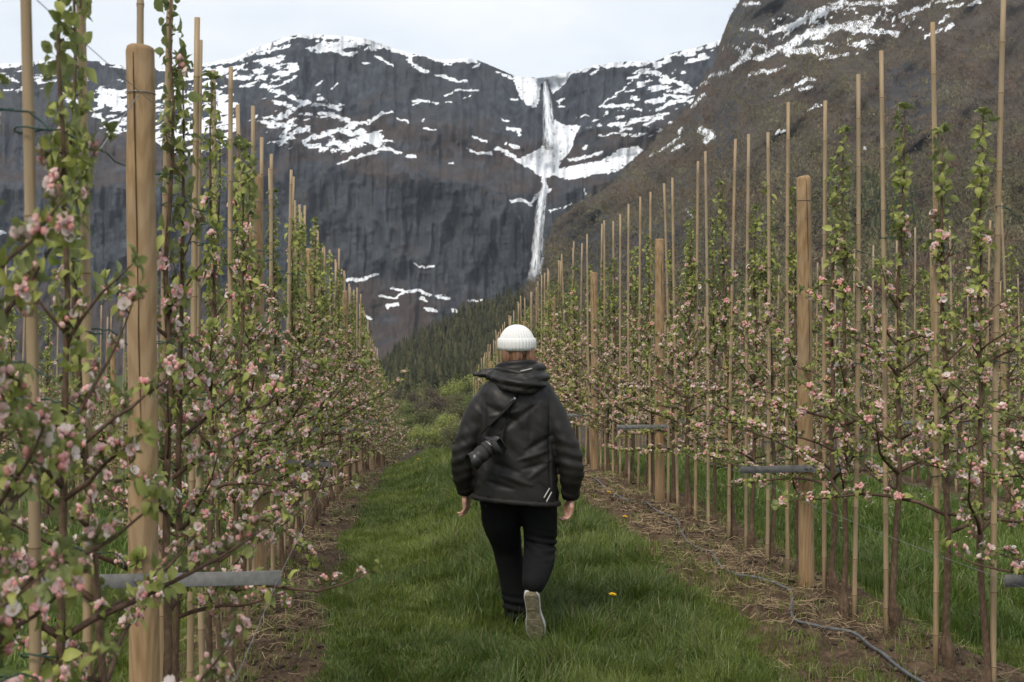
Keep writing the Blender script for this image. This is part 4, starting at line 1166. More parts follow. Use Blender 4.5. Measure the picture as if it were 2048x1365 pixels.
def body_from(name, mb, voxel, mat, smooth_it=6, deform=None, shade=True):
    """fuse overlapping closed shapes into one continuous skin"""
    me = mb.mesh(name + '_raw', mat)
    o = bpy.data.objects.new(name + '_raw', me); COL.objects.link(o)
    r_ = o.modifiers.new('r', 'REMESH'); r_.mode = 'VOXEL'; r_.voxel_size = voxel; r_.use_smooth_shade = True
    if smooth_it:
        s_ = o.modifiers.new('s', 'SMOOTH'); s_.factor = 0.5; s_.iterations = smooth_it
    dg = bpy.context.evaluated_depsgraph_get()
    out = bpy.data.meshes.new_from_object(o.evaluated_get(dg))
    bpy.data.objects.remove(o); bpy.data.meshes.remove(me)
    out.name = name
    n = len(out.vertices); co = np.empty(n * 3, np.float32); no = np.empty(n * 3, np.float32)
    out.vertices.foreach_get('co', co); out.vertices.foreach_get('normal', no)
    if deform is not None:
        co = deform(co.reshape(-1, 3).astype(float), no.reshape(-1, 3).astype(float))
        out.vertices.foreach_set('co', np.asarray(co, np.float32).ravel()); out.update()
    if not out.materials: out.materials.append(mat)
    out.polygons.foreach_set('use_smooth', np.ones(len(out.polygons), bool))
    return out

def loft(mb, secs, n=24, close=True):
    """secs: (centre, rx, ry, tilt normal z-up) rings stacked along z"""
    ang = np.arange(n) / n * 2 * math.pi; V = []
    for (c, rx, ry, p) in secs:
        cs, sn = np.cos(ang), np.sin(ang)
        e = 2.0 / p
        V.append(np.column_stack([c[0] + rx * np.sign(cs) * np.abs(cs) ** e, c[1] + ry * np.sign(sn) * np.abs(sn) ** e, np.full(n, c[2])]))
    m_ = len(secs); V = np.concatenate(V + [np.array([secs[0][0]]), np.array([secs[-1][0]])])
    q = []
    for i in range(m_ - 1):
        a = i * n + np.arange(n); b = i * n + (np.arange(n) + 1) % n
        q.append(np.stack([a, b, b + n, a + n], 1))
    a = np.arange(n); b = (a + 1) % n
    t = np.concatenate([np.stack([b, a, np.full(n, m_ * n)], 1), np.stack([a + (m_ - 1) * n, b + (m_ - 1) * n, np.full(n, m_ * n + 1)], 1)])
    mb.add(V, t, np.concatenate(q))

def limb(mb, pts, rad, n=16, flat=None):
    pts = np.asarray(pts, float); rad = np.asarray(rad, float)
    t = np.linspace(0, 1, len(pts)); tt = np.linspace(0, 1, (len(pts) - 1) * 5 + 1)
    def cm(v):
        v = np.asarray(v, float)
        return np.stack([np.interp(tt, t, v[:, k]) for k in range(v.shape[1])], 1)
    P_ = cm(pts); R_ = np.interp(tt, t, rad)
    k = np.array([.25, .5, .25])
    for _ in range(3):
        P_[1:-1] = k[0] * P_[:-2] + k[1] * P_[1:-1] + k[2] * P_[2:]
    mb.tube(P_, R_, n, True, flat=flat)
    mb.ball(P_[0], R_[0], 12, 8); mb.ball(P_[-1], R_[-1], 12, 8)

# joints (metres; x to the right, y forward, z up)
SH_L, EL_L, WR_L = (-0.180, 0.02, 1.36), (-0.332, 0.00, 1.03), (-0.322, 0.075, 0.800)
SH_R, EL_R, WR_R = (0.105, 0.02, 1.37), (0.262, -0.02, 1.02), (0.272, 0.03, 0.775)
HIP_L, KN_L, AN_L = (-0.135, 0.03, 0.86), (-0.085, 0.20, 0.47), (-0.030, 0.27, 0.09)
HIP_R, KN_R, AN_R = (0.095, 0.02, 0.86), (0.100, 0.09, 0.47), (0.056, -0.190, 0.345)
HEAD = np.array([-0.030, 0.045, 1.625])

# materials
m = Mat('skin', 0.55, 0.35)
g = m.noise(m.coord((50, 50, 50)), 1.0, 4); m.color(m.ramp(g, [(0.3, (0.40, 0.225, 0.165)), (0.7, (0.52, 0.32, 0.25))])); m.b.inputs['Subsurface Weight'].default_value = 0.08; M['skin'] = m.m
m = Mat('black_shell_fabric', 0.50, 0.35)
n1 = m.noise(m.coord((1, 1, 1)), 900, 2); n2 = m.noise(m.coord((2.2, 2.2, 5)), 4, 4)
m.color(m.ramp(n2, [(0.3, (0.0095, 0.0088, 0.0082)), (0.75, (0.0165, 0.0152, 0.014))])); m.bump(n1, 0.12, 0.001); M['jacket'] = m.m
m = Mat('black_hem_fabric', 0.65, 0.25); n1 = m.noise(m.coord((1, 1, 1)), 120, 3)
m.color(m.ramp(n1, [(0.35, (0.010, 0.0095, 0.009)), (0.7, (0.026, 0.023, 0.021))])); m.bump(n1, 0.6, 0.004); M['hem'] = m.m
m = Mat('black_trouser_cloth', 0.8, 0.15); n1 = m.noise(m.coord((1, 1, 1)), 500, 2)
m.color(m.ramp(n1, [(0.3, (0.0050, 0.0050, 0.0056)), (0.7, (0.0085, 0.0085, 0.0095))])); m.bump(n1, 0.15, 0.001); M['trouser'] = m.m
m = Mat('white_rib_knit', 0.9, 0.15); n1 = m.noise(m.coord((1, 1, 1)), 260, 3)
m.color(m.ramp(n1, [(0.3, (0.60, 0.61, 0.61)), (0.7, (0.76, 0.77, 0.77))])); m.bump(n1, 0.35, 0.002); M['knit'] = m.m
m = Mat('auburn_hair', 0.5, 0.4); n1 = m.noise(m.coord((160, 160, 6)), 1, 4)
m.color(m.ramp(n1, [(0.3, (0.085, 0.042, 0.022)), (0.7, (0.26, 0.145, 0.080))])); m.bump(n1, 0.6, 0.004); M['hair'] = m.m
m = Mat('grey_reflective', 0.35, 0.6); m.color((0.33, 0.33, 0.32)); M['reflect'] = m.m
m = Mat('shoe_sole', 0.9, 0.2)
n1 = m.noise(m.coord((1, 1, 1)), 38, 4)
m.color(m.ramp(n1, [(0.3, (0.115, 0.100, 0.062)), (0.5, (0.19, 0.168, 0.11)), (0.7, (0.27, 0.245, 0.17))])); M['sole'] = m.m
m = Mat('white_rubber', 0.6, 0.3); n1 = m.noise(m.coord((1, 1, 1)), 60, 3); m.color(m.ramp(n1, [(0.3, (0.42, 0.42, 0.41)), (0.7, (0.62, 0.62, 0.61))])); M['rubber'] = m.m
m = Mat('shoe_canvas', 0.85, 0.15); m.color((0.012, 0.012, 0.013)); M['canvas'] = m.m
m = Mat('camera_black', 0.35, 0.5); m.color((0.020, 0.020, 0.021)); M['camblack'] = m.m
m = Mat('camera_rubber', 0.75, 0.2); m.color((0.034, 0.034, 0.035)); M['camrub'] = m.m
m = Mat('lens_glass', 0.08, 0.8); m.color((0.01, 0.012, 0.016)); M['lensglass'] = m.m
m = Mat('strap_webbing', 0.75, 0.2); m.color((0.011, 0.010, 0.010)); M['strap'] = m.m
m = Mat('metal_bright', 0.3, 0.6); m.b.inputs['Metallic'].default_value = 0.8; m.color((0.55, 0.54, 0.52)); M['bright'] = m.m

# ---- body under the clothes: head, neck, trunk, arms with five-fingered hands, legs
def hand(mb, wr, fwd, thumb_side, curl, seed):
    r = np.random.default_rng(seed)
    d = np.asarray(fwd, float); d = d / np.linalg.norm(d)          # pointing down the hand
    s = np.asarray(thumb_side, float); s = s - d * (s @ d); s /= np.linalg.norm(s)
    nrm = np.cross(d, s)                                          # palm normal side
    wr = np.asarray(wr, float)
    for k in np.linspace(-0.030, 0.030, 5):
        mb.tube([wr + d * 0.012 + s * k * 0.55, wr + d * 0.05 + s * k, wr + d * 0.088 + s * k], [0.015, 0.0150, 0.0115], 10)
        mb.ball(wr + d * 0.088 + s * k, 0.0115, 8, 6)
    lens = [0.072, 0.080, 0.075, 0.060]
    for i, L in enumerate(lens):
        b = wr + d * 0.086 + s * (0.030 - 0.0203 * i)
        pts = [b]; dd = d.copy(); p = b
        for j, f in enumerate((0.44, 0.31, 0.25)):
            a = curl * (0.55 + 0.35 * j) + r.normal(0, 0.05)
            dd = rotm(s, a) @ dd
            p = p + dd * L * f; pts.append(p)
        mb.tube(pts, [0.0098, 0.0092, 0.0084, 0.0066], 9)
        for q, rr in zip(pts, (0.0098, 0.0092, 0.0084, 0.0066)): mb.ball(q, rr, 8, 6)
    b = wr + d * 0.028 + s * 0.026
    dd = (d * 0.75 + s * 0.55 + nrm * -0.25); dd /= np.linalg.norm(dd)
    pts = [b, b + dd * 0.032, b + dd * 0.032 + (d * 0.95 + s * 0.15) * 0.030, b + dd * 0.032 + (d * 1.0 - s * 0.05) * 0.054]
    mb.tube(pts, [0.014, 0.0115, 0.0105, 0.0082], 9)
    for q, rr in zip(pts, (0.014, 0.0115, 0.0105, 0.0082)): mb.ball(q, rr, 8, 6)

bm = MB()
bm.ball(HEAD + np.array([0, -0.005, 0.015]), (0.076, 0.094, 0.105), 20, 14)
bm.ball(HEAD + np.array([0, 0.035, -0.055]), (0.057, 0.062, 0.070), 16, 12)       # jaw
bm.ball(HEAD + np.array([0, 0.100, -0.022]), (0.013, 0.022, 0.024), 10, 8)        # nose
bm.ball(HEAD + np.array([0, 0.090, -0.070]), (0.022, 0.010, 0.008), 10, 6)        # mouth
for sx in (-1, 1):
    bm.ball(HEAD + np.array([0.078 * sx, 0.0, -0.015]), (0.010, 0.020, 0.032), 10, 8)   # ears
    bm.ball(HEAD + np.array([0.030 * sx, 0.082, 0.012]), (0.016, 0.012, 0.010), 10, 6)  # eyes
limb(bm, [(-0.03, 0.0, 1.36), (-0.03, 0.015, 1.46), HEAD + np.array([0, -0.005, -0.06])], [0.075, 0.060, 0.058])
loft(bm, [((-0.03, 0.02, 0.80), 0.14, 0.10, 2.4), ((-0.03, 0.02, 0.92), 0.165, 0.11, 2.4), ((-0.03, 0.02, 1.08), 0.145, 0.095, 2.3), ((-0.03, 0.01, 1.25), 0.165, 0.105, 2.3), ((-0.03, 0.01, 1.37), 0.175, 0.095, 2.3), ((-0.03, 0.01, 1.43), 0.10, 0.07, 2.0)])
limb(bm, [SH_L, EL_L, WR_L], [0.052, 0.040, 0.027]); limb(bm, [SH_R, EL_R, WR_R], [0.052, 0.040, 0.027])
limb(bm, [HIP_L, KN_L, AN_L], [0.085, 0.055, 0.038]); limb(bm, [HIP_R, KN_R, AN_R], [0.085, 0.055, 0.038])
limb(bm, [AN_L, (-0.022, 0.33, 0.06), (-0.010, 0.42, 0.045)], [0.036, 0.028, 0.018])
limb(bm, [AN_R, (0.058, -0.185, 0.235), (0.068, -0.120, 0.100)], [0.034, 0.024, 0.017])
hand(bm, WR_L, (0.06, 0.10, -1.0), (0.35, 1.0, 0.15), 0.62, 3)
hand(bm, WR_R, (-0.10, 0.04, -1.0), (-0.35, 1.0, 0.1), 0.75, 4)
link('body', body_from('body', bm, 0.0045, M['skin'], 3), person)
tag(person, 'person seen from behind walking away in black jacket and white knit beanie', 'person')

# ---- trousers
tb = MB()
loft(tb, [((-0.025, 0.02, 0.74), 0.175, 0.13, 2.5), ((-0.025, 0.02, 0.86), 0.195, 0.14, 2.5), ((-0.025, 0.02, 0.98), 0.19, 0.13, 2.4)])
limb(tb, [(-0.130, 0.03, 0.80), (-0.122, 0.09, 0.64), KN_L, (-0.055, 0.235, 0.28), (-0.030, 0.262, 0.045)], [0.118, 0.110, 0.084, 0.076, 0.070], 22)
limb(tb, [(0.092, 0.02, 0.80), (0.097, 0.05, 0.64), KN_R, (0.088, -0.07, 0.405), (0.060, -0.215, 0.335)], [0.110, 0.102, 0.090, 0.086, 0.068], 22)
def trouser_folds(co, no):
    x, y, z = co.T
    n = (fbm(x * 9, y * 9, z * 7, octaves=3, seed=120) - 0.5) * 0.014
    kn = np.exp(-((z - 0.50) / 0.05) ** 2) * 0.009 * np.sin(z * 150 + x * 30) * (x > 0.02)
    an = np.exp(-((z - 0.10) / 0.08) ** 2) * 0.007 * np.sin(z * 130 + x * 22 + 1) * (x < 0.02)
    hp = smooth(0.62, 0.78, z) * 0.005 * np.sin(x * 70 + z * 40)
    return co + no * (n + kn + an + hp)[:, None]
link('trousers', body_from('trousers', tb, 0.0085, M['trouser'], 4, trouser_folds), person)

# ---- jacket: trunk and sleeves in one shell
def hemz(x): return 0.758 - 0.09 * (x + 0.04)
jb = MB()
secs = [(0.735, .232, .158), (0.80, .236, .160), (0.92, .232, .156), (1.05, .222, .150), (1.18, .217, .148), (1.30, .214, .145), (1.37, .200, .130), (1.42, .165, .112), (1.455, .125, .095), (1.49, .085, .080)]
loft(jb, [((-0.035 - 0.004 * (z < 1.0), 0.015, z), a, b, 2.5) for z, a, b in secs], 32)
limb(jb, [(-0.165, 0.015, 1.355), (-0.247, 0.012, 1.24), EL_L, (-0.337, 0.03, 0.90), (-0.323, 0.068, 0.825)], [0.082, 0.080, 0.070, 0.064, 0.050], 20)
limb(jb, [(0.093, 0.015, 1.365), (0.172, 0.008, 1.24), EL_R, (0.276, -0.01, 0.90), (0.273, 0.022, 0.805)], [0.082, 0.080, 0.072, 0.066, 0.051], 20)
CREASE = [((-0.20, 1.30), (-0.05, 1.22), .020, -.010), ((-0.18, 1.24), (-0.02, 1.27), .012, .007), ((-0.12, 1.16), (0.07, 1.30), .016, -.009), ((0.02, 1.05), (0.16, 1.13), .016, -.011), ((-0.02, 1.00), (0.15, 1.05), .013, .009),
          ((0.00, 0.95), (0.15, 0.98), .012, -.008), ((0.04, 0.90), (0.16, 1.00), .014, .008), ((-0.16, 0.98), (-0.02, 0.93), .018, -.009), ((-0.12, 0.92), (0.05, 0.86), .014, .008), ((-0.20, 0.88), (-0.05, 0.84), .014, -.008),
          ((0.10, 1.32), (0.12, 1.05), .018, .010), ((0.06, 1.34), (0.04, 1.10), .016, -.008), ((0.15, 1.38), (0.155, 0.80), .006, -.008), ((-0.21, 1.36), (-0.20, 0.95), .008, -.008), ((-0.05, 1.38), (0.00, 1.18), .018, .008)]
SLV = [(1.20, 45, .003), (1.08, 70, .0045), (0.98, 80, .0045), (0.88, 90, .003)]
def jacket_folds(co, no):
    x, y, z = co.T
    d = (fbm(x * 7, y * 7, z * 5, octaves=3, seed=130) - 0.5) * 0.016
    d = d + (fbm((x + z) * 16, y * 9, (z - x) * 6, octaves=2, seed=133) - 0.5) * 0.008
    torso = (np.abs(x + 0.035) < 0.22) & (y < 0.05)
    for (x0, z0), (x1, z1), w, a in CREASE:
        dx, dz = x1 - x0, z1 - z0; t = np.clip(((x - x0) * dx + (z - z0) * dz) / (dx * dx + dz * dz), 0, 1)
        dist = np.hypot(x - x0 - t * dx, z - z0 - t * dz) / (w * (0.5 + np.sin(t * math.pi) * 0.7))
        d = d + np.where(torso, a * np.exp(-dist ** 2) * np.sin(np.clip(t, 0.08, 0.92) * math.pi) ** 0.5, 0)
    arm = smooth(0.19, 0.23, np.abs(x + 0.03))
    for z0, fr, a in SLV:
        d = d + arm * a * np.exp(-((z - z0) / 0.05) ** 2) * np.sin((z + 0.45 * (x - np.sign(x) * 0.3) * np.sign(x)) * fr + 3 * vnoise(x * 9, y * 9, None, 5))
    co = co + no * d[:, None]
    low = (np.abs(co[:, 0] + 0.035) < 0.245) & (co[:, 2] < 0.86)
    hz = hemz(co[:, 0])
    co[:, 2] = np.where(low, np.maximum(co[:, 2], hz), co[:, 2])
    co[:, 2] = np.where(low & (co[:, 2] < hz + 0.012), hz + (co[:, 2] - hz), co[:, 2])
    return co
jk = link('jacket', body_from('jacket', jb, 0.0075, M['jacket'], 5, jacket_folds), person)
# gathered hem band
hb = MB(); a = np.linspace(0, 2 * math.pi, 65)
e = 2 / 2.5
hx = -0.039 + 0.240 * np.sign(np.cos(a)) * np.abs(np.cos(a)) ** e; hy = 0.015 + 0.166 * np.sign(np.sin(a)) * np.abs(np.sin(a)) ** e
hb.tube(np.column_stack([hx, hy, hemz(hx) + 0.008 + 0.002 * np.sin(a * 30)]), 0.0155 + 0.002 * np.sin(a * 47), 9)
link('hem_band', hb.mesh('hem_band', M['hem']), jk)
for wr, el, nm in ((WR_L, EL_L, 'cuff'), (WR_R, EL_R, 'cuff')):
    wr, el = np.array(wr), np.array(el); d = (wr - el) / np.linalg.norm(wr - el); cb = MB()
    c0 = wr - d * 0.055
    cb.tube([c0, c0 + d * 0.012, c0 + d * 0.030, c0 + d * 0.055, c0 + d * 0.062, c0 + d * 0.05], [0.052, 0.0545, 0.053, 0.049, 0.043, 0.038], 20, False)
    link(nm, cb.mesh('cuff', M['hem']), jk)
# back seam lines and reflective marks are placed on the back surface
def back_y(x, z):
    """how far back the jacket reaches at a place on the back"""
    me = jk.data
    global _JC
    try: _JC
    except NameError:
        co = np.empty(len(me.vertices) * 3, np.float32); me.vertices.foreach_get('co', co); _JC = co.reshape(-1, 3)
    k = (np.hypot(_JC[:, 0] - x, _JC[:, 2] - z) < 0.014)
    return float(_JC[k, 1].min()) if k.any() else -0.15
def strip_on_back(p0, p1, w, lift=0.0035, n=8, name='reflective_stripe', mat='reflect', parent=None):
    p0, p1 = np.array(p0, float), np.array(p1, float); d = (p1 - p0) / np.linalg.norm(p1 - p0); s = np.array([-d[1], d[0]]) * w / 2
    V = []
    for t in np.linspace(0, 1, n):
        c = p0 + (p1 - p0) * t
        y = back_y(c[0], c[1]) - lift
        for sg in (-1, 1): V.append((c[0] + sg * s[0], y, c[1] + sg * s[1]))
        for sg in (1, -1): V.append((c[0] + sg * s[0], y + 0.003, c[1] + sg * s[1]))
    V = np.array(V); q = []
    for i in range(n - 1):
        b = i * 4
        for k in range(4): q.append([b + k, b + (k + 1) % 4, b + 4 + (k + 1) % 4, b + 4 + k])
    q += [[0, 3, 2, 1], [4 * n - 4, 4 * n - 3, 4 * n - 2, 4 * n - 1]]
    return link(name, mesh_np(name, V, quads=q, mat=M[mat], smooth_shade=False), parent or jk)
pxz = lambda px, py: ((px - 1045) / 357.7, 1.72 - (py - 660) / 357.7)
strip_on_back(pxz(1087, 993), pxz(1099, 974), 0.007); strip_on_back(pxz(1092, 1001), pxz(1103, 982), 0.007)
# hood lying folded over the shoulders, collar standing round the neck
cbm = MB(); a = np.linspace(0, 2 * math.pi, 33)
for z, rx, ry, rr in ((1.450, .110, .104, .030), (1.488, .104, .100, .024), (1.522, .104, .102, .016)):
    cbm.tube(np.column_stack([-0.032 + rx * np.cos(a), 0.02 + ry * np.sin(a), z + 0.022 * np.cos(a) * 0.4 - 0.016 * np.sin(a)]), rr, 8)
link('collar', body_from('collar', cbm, 0.0075, M['jacket'], 3), jk)
hbm = MB()
hp = [(-0.185, 0.06, 1.455), (-0.150, -0.03, 1.452), (-0.085, -0.105, 1.425), (0.00, -0.130, 1.410), (0.075, -0.105, 1.425), (0.120, -0.04, 1.450), (0.105, 0.05, 1.475)]
limb(hbm, hp, [0.030, 0.040, 0.052, 0.058, 0.052, 0.040, 0.028], 18)
hp2 = [(-0.120, -0.02, 1.495), (-0.06, -0.085, 1.480), (0.01, -0.105, 1.475), (0.07, -0.08, 1.490), (0.105, -0.01, 1.505)]
limb(hbm, hp2, [0.026, 0.034, 0.036, 0.032, 0.024], 16)
limb(hbm, [(-0.165, 0.02, 1.475), (-0.225, 0.02, 1.478), (-0.262, 0.025, 1.470)], [0.026, 0.022, 0.015], 12)
limb(hbm, [(0.075, -0.085, 1.455), (0.115, -0.085, 1.440), (0.135, -0.07, 1.432)], [0.034, 0.028, 0.014], 12)
def hood_folds(co, no):
    x, y, z = co.T
    d = (fbm(x * 14, y * 14, z * 20, octaves=3, seed=140) - 0.5) * 0.020 + 0.006 * np.sin(z * 120 + x * 18)
    return co + no * d[:, None]
hood = link('hood', body_from('hood', hbm, 0.0065, M['jacket'], 3, hood_folds), jk)
hc = np.empty(len(hood.data.vertices) * 3, np.float32); hood.data.vertices.foreach_get('co', hc); hc = hc.reshape(-1, 3)
def hood_y(x, z):
    k = np.hypot(hc[:, 0] - x, hc[:, 2] - z) < 0.012
    return float(hc[k, 1].min()) if k.any() else -0.14
sb = MB(); (xa, za), (xb, zb) = pxz(1041, 742), pxz(1064, 737)
sb.tube([(xa + (xb - xa) * t, hood_y(xa + (xb - xa) * t, za + (zb - za) * t) - 0.003, za + (zb - za) * t) for t in np.linspace(0, 1, 6)], 0.0045, 6)
link('reflective_stripe', sb.mesh('reflective_stripe', M['reflect']), hood)

# ---- beanie: ribbed crown and turned-up cuff; hair below
def beanie(cuff):
    n = 204; ang = np.arange(n) / n * 2 * math.pi
    rib = 0.5 + 0.5 * np.cos(ang * 34)
    prof = [(0.088, 0.000), (0.0995, 0.005), (0.1045, 0.022), (0.1055, 0.045), (0.1035, 0.066), (0.094, 0.073)] if cuff else \
           [(0.097 * math.sqrt(max(0.004, 1 - ((z - 0.03) / 0.117) ** 2)), z) for z in (0.040, 0.060, 0.080, 0.098, 0.113, 0.125, 0.134, 0.140, 0.1445, 0.1468)]
    V = []
    for i, (rr, z) in enumerate(prof):
        amp = 0.0030 if cuff else 0.0050 * min(1, rr / 0.05)
        r_ = rr + amp * rib
        V.append(np.column_stack([r_ * 1.02 * np.cos(ang), r_ * 1.12 * np.sin(ang), np.full(n, z) + (0.03 * r_ * np.sin(ang) if True else 0)]))
    q = []
    for i in range(len(prof) - 1):
        a_ = i * n + np.arange(n); b_ = i * n + (np.arange(n) + 1) % n
        q.append(np.stack([a_, b_, b_ + n, a_ + n], 1))
    V = np.concatenate(V)
    return mesh_np('knit', V, quads=np.concatenate(q), mat=M['knit'])
bn = link('beanie', beanie(False), person, tuple(HEAD + np.array([-0.002, 0.0, -0.022])))
link('beanie_cuff', beanie(True), bn)
hb2 = MB(); rr = np.random.default_rng(8)
limb(hb2, [HEAD + np.array([-0.055, -0.05, 0.0]), HEAD + np.array([-0.060, -0.06, -0.06]), HEAD + np.array([-0.050, -0.055, -0.115])], [0.030, 0.030, 0.018])
limb(hb2, [HEAD + np.array([0.0, -0.07, 0.0]), HEAD + np.array([0.0, -0.075, -0.06]), HEAD + np.array([0.01, -0.07, -0.12])], [0.034, 0.034, 0.024])
limb(hb2, [HEAD + np.array([0.060, -0.045, 0.0]), HEAD + np.array([0.074, -0.05, -0.06]), HEAD + np.array([0.092, -0.045, -0.135]), HEAD + np.array([0.098, -0.03, -0.175])], [0.032, 0.032, 0.026, 0.012])
hr = link('hair', body_from('hair', hb2, 0.006, M['hair'], 3, lambda co, no: co + no * ((fbm(co[:, 0] * 60, co[:, 1] * 60, co[:, 2] * 7, octaves=3, seed=150) - 0.5) * 0.016)[:, None]), person)
sm = MB()
for i in range(70):
    x0 = rr.uniform(-0.085, 0.098); p = HEAD + np.array([x0, -0.085 + abs(x0) * 0.5 + rr.normal(0, 0.006), rr.uniform(-0.06, -0.02)])
    k = 1 if x0 > 0.04 else 0.6
    sm.tube([p, p + np.array([x0 * 0.12, -0.004, -0.05 * k]), p + np.array([x0 * 0.25 + rr.normal(0, .01), rr.normal(0, .008), -0.10 * k]), p + np.array([x0 * 0.22 + rr.normal(0, .02), rr.normal(0, .012), -0.135 * k])], [0.0022, 0.002, 0.0016, 0.0006], 4, False)
link('hair_strand', sm.mesh('hair_strand', M['hair']), hr)

# ---- shoes: the trailing shoe shows its sole, the other is planted in the grass
def shoe(name, loc, R3):
    """shoe along +Y (toe), sole facing -Z, ankle above the heel"""
    outline = np.array([(0.000, -0.006), (0.024, 0.000), (0.036, 0.025), (0.036, 0.075), (0.034, 0.125), (0.041, 0.170), (0.048, 0.215), (0.044, 0.255), (0.028, 0.285), (0.004, 0.296), (-0.020, 0.290), (-0.037, 0.265), (-0.044, 0.225), (-0.041, 0.180), (-0.033, 0.130), (-0.033, 0.075), (-0.034, 0.025), (-0.024, 0.000)])
    # resample smooth
    k = len(outline); ti = np.linspace(0, k, 73)[:-1]; idx = np.arange(k + 1)
    def cr(v):
        v = np.concatenate([v[-1:], v, v[:2]]); out = []
        for t in ti:
            i = int(t); f = t - i; p0, p1, p2, p3 = v[i:i + 4]
            out.append(0.5 * (2 * p1 + (p2 - p0) * f + (2 * p0 - 5 * p1 + 4 * p2 - p3) * f * f + (3 * p1 - p0 - 3 * p2 + p3) * f ** 3))
        return np.array(out)
    O = cr(outline); n = len(O); cen = np.array([0.0, 0.145])
    o = link(name, None, person, tuple(loc), matrix_euler(R3))
    def wall(scale, z0, z1, toe_rise=0.0):
        P0 = cen + (O - cen) * scale
        rise = toe_rise * smooth(0.20, 0.30, P0[:, 1])
        V = np.concatenate([np.column_stack([P0, z0 + rise]), np.column_stack([P0, z1 + rise])])
        a_ = np.arange(n); b_ = (a_ + 1) % n
        q = np.stack([a_, b_, b_ + n, a_ + n], 1)
        V = np.concatenate([V, [[cen[0], cen[1], z0], [cen[0], cen[1], z1]]])
        t_ = np.concatenate([np.stack([b_, a_, np.full(n, 2 * n)], 1), np.stack([a_ + n, b_ + n, np.full(n, 2 * n + 1)], 1)])
        return V, t_, q
    V, t_, q = wall(np.array([1.0, 1.0]), 0.004, 0.030); link('midsole', mesh_np('midsole', V, t_, q, M['rubber'], smooth_shade=False), o)
    V, t_, q = wall(np.array([0.90, 0.965]), 0.0, 0.006); so = link('outsole', mesh_np('outsole', V, t_, q, M['sole'], smooth_shade=False), o)
    tr_ = MB()
    for y in list(np.arange(0.018, 0.105, 0.0085)) + list(np.arange(0.165, 0.282, 0.0085)):
        w = np.interp(y, [0.0, .03, .08, .13, .21, .26, .285], [.016, .029, .029, .028, .038, .034, .016])
        c_ = np.linspace(-w, w, 7)
        tr_.tube(np.column_stack([c_, y + 0.006 * np.cos(c_ / w * 1.5), np.full(7, -0.0005)]), 0.0026, 5)
    link('tread', tr_.mesh('tread', M['sole']), so)
    ub = MB()
    for y, w, h in ((0.035, .031, .050), (0.075, .031, .060), (0.125, .031, .062), (0.17, .036, .050), (0.215, .040, .038), (0.25, .036, .030), (0.270, .026, .024)):
        ub.ball((0, y, 0.028), (w, 0.046, h), 16, 10)
    ub.tube([(0, 0.045, 0.06), (0, 0.045, 0.10)], [0.036, 0.038], 16)
    def clamp(co, no):
        co[:, 2] = np.maximum(co[:, 2], 0.018); return co
    u_ = link('upper', body_from('upper', ub, 0.006, M['canvas'], 3, clamp), o)
    lb = MB()
    lb.box((-0.020, -0.006, 0.030), (0.020, 0.002, 0.072), bev=0.002)
    link('heel_patch', lb.mesh('heel_patch', M['rubber'], False), u_)
    lc = MB()
    for y in (0.13, 0.15, 0.17, 0.19):
        z = np.interp(y, [.13, .19], [.088, .070]); lc.tube([(-0.024, y, z - .014), (0, y + .004, z + .002), (0.024, y, z - .014)], 0.0026, 5)
    link('lace', lc.mesh('lace', M['rubber']), u_)
    return o
# trailing foot: toe on the ground, heel lifted, sole turned back to the camera
toe = np.array([0.078, -0.150, 0.012]); heel = np.array([0.044, -0.265, 0.295])
yv = (toe - heel) / np.linalg.norm(toe - heel)
zv = np.array([0.10, 0.95, 0.40]); zv -= yv * (zv @ yv); zv /= np.linalg.norm(zv)
shoe('shoe', heel, np.stack([np.cross(yv, zv), yv, zv], 1)).scale = (1.18, 1.06, 1.05)
shoe('shoe', (-0.012, 0.215, 0.0), rotm((0, 0, 1), -0.12))

# ---- camera slung on the back
def D_at(px, py, back):   # local point at a pixel, `back` metres behind the body axis
    k = (PY0 + back) / PY0
    return np.array([(px - 1045) / 357.7 * k + (k - 1) * 0.0, back, 1.72 - (py - 660) / 357.7 * k])
cen = D_at(987, 889, -0.215); lens_end = D_at(937, 932, -0.275)
ax = (lens_end - cen) / np.linalg.norm(lens_end - cen)
side = np.array([0.78, 0.0, 0.50]); side -= ax * (side @ ax); side /= np.linalg.norm(side)
upc = np.cross(ax, side)
RC = np.stack([side, upc, ax], 1)
R_person = np.array(person.rotation_euler.to_matrix())
cam_loc = R_person @ cen + np.array(person.location)
cg = link('photo_camera', None, loc=tuple(cam_loc), rot=matrix_euler(R_person @ RC), scale=(1.12, 1.12, 1.12))
tag(cg, "black mirrorless camera with zoom lens slung across the walker's back", 'camera')
c1 = MB(); c1.box((-0.063, -0.044, -0.030), (0.063, 0.036, 0.012), bev=0.008); c1.box((-0.024, -0.058, -0.030), (0.024, -0.040, 0.008), bev=0.006)
cb_ = link('camera_body', c1.mesh('camera_body', M['camblack'], False), cg)
g1 = MB(); g1.tube([(0.056, -0.036, 0.014), (0.057, 0.0, 0.018), (0.054, 0.034, 0.013)], [0.013, 0.017, 0.014], 12); link('grip', g1.mesh('grip', M['camrub']), cg)
for dx, rr_, h_ in ((0.046, 0.010, 0.009), (-0.045, 0.009, 0.007), (0.030, 0.006, 0.006)):
    d1 = MB(); d1.lathe([(0.001, h_), (rr_ * .9, h_), (rr_, h_ * .85), (rr_, 0)], 18)
    link('dial', d1.mesh('dial', M['camrub']), cg, (dx, -0.044, -0.010), (math.pi / 2, 0, 0))
l1 = MB(); l1.lathe([(0.034, 0.010), (0.036, 0.014), (0.036, 0.024), (0.038, 0.026), (0.038, 0.060), (0.0395, 0.062), (0.0395, 0.094), (0.038, 0.097), (0.038, 0.120), (0.036, 0.122), (0.030, 0.120)], 32)
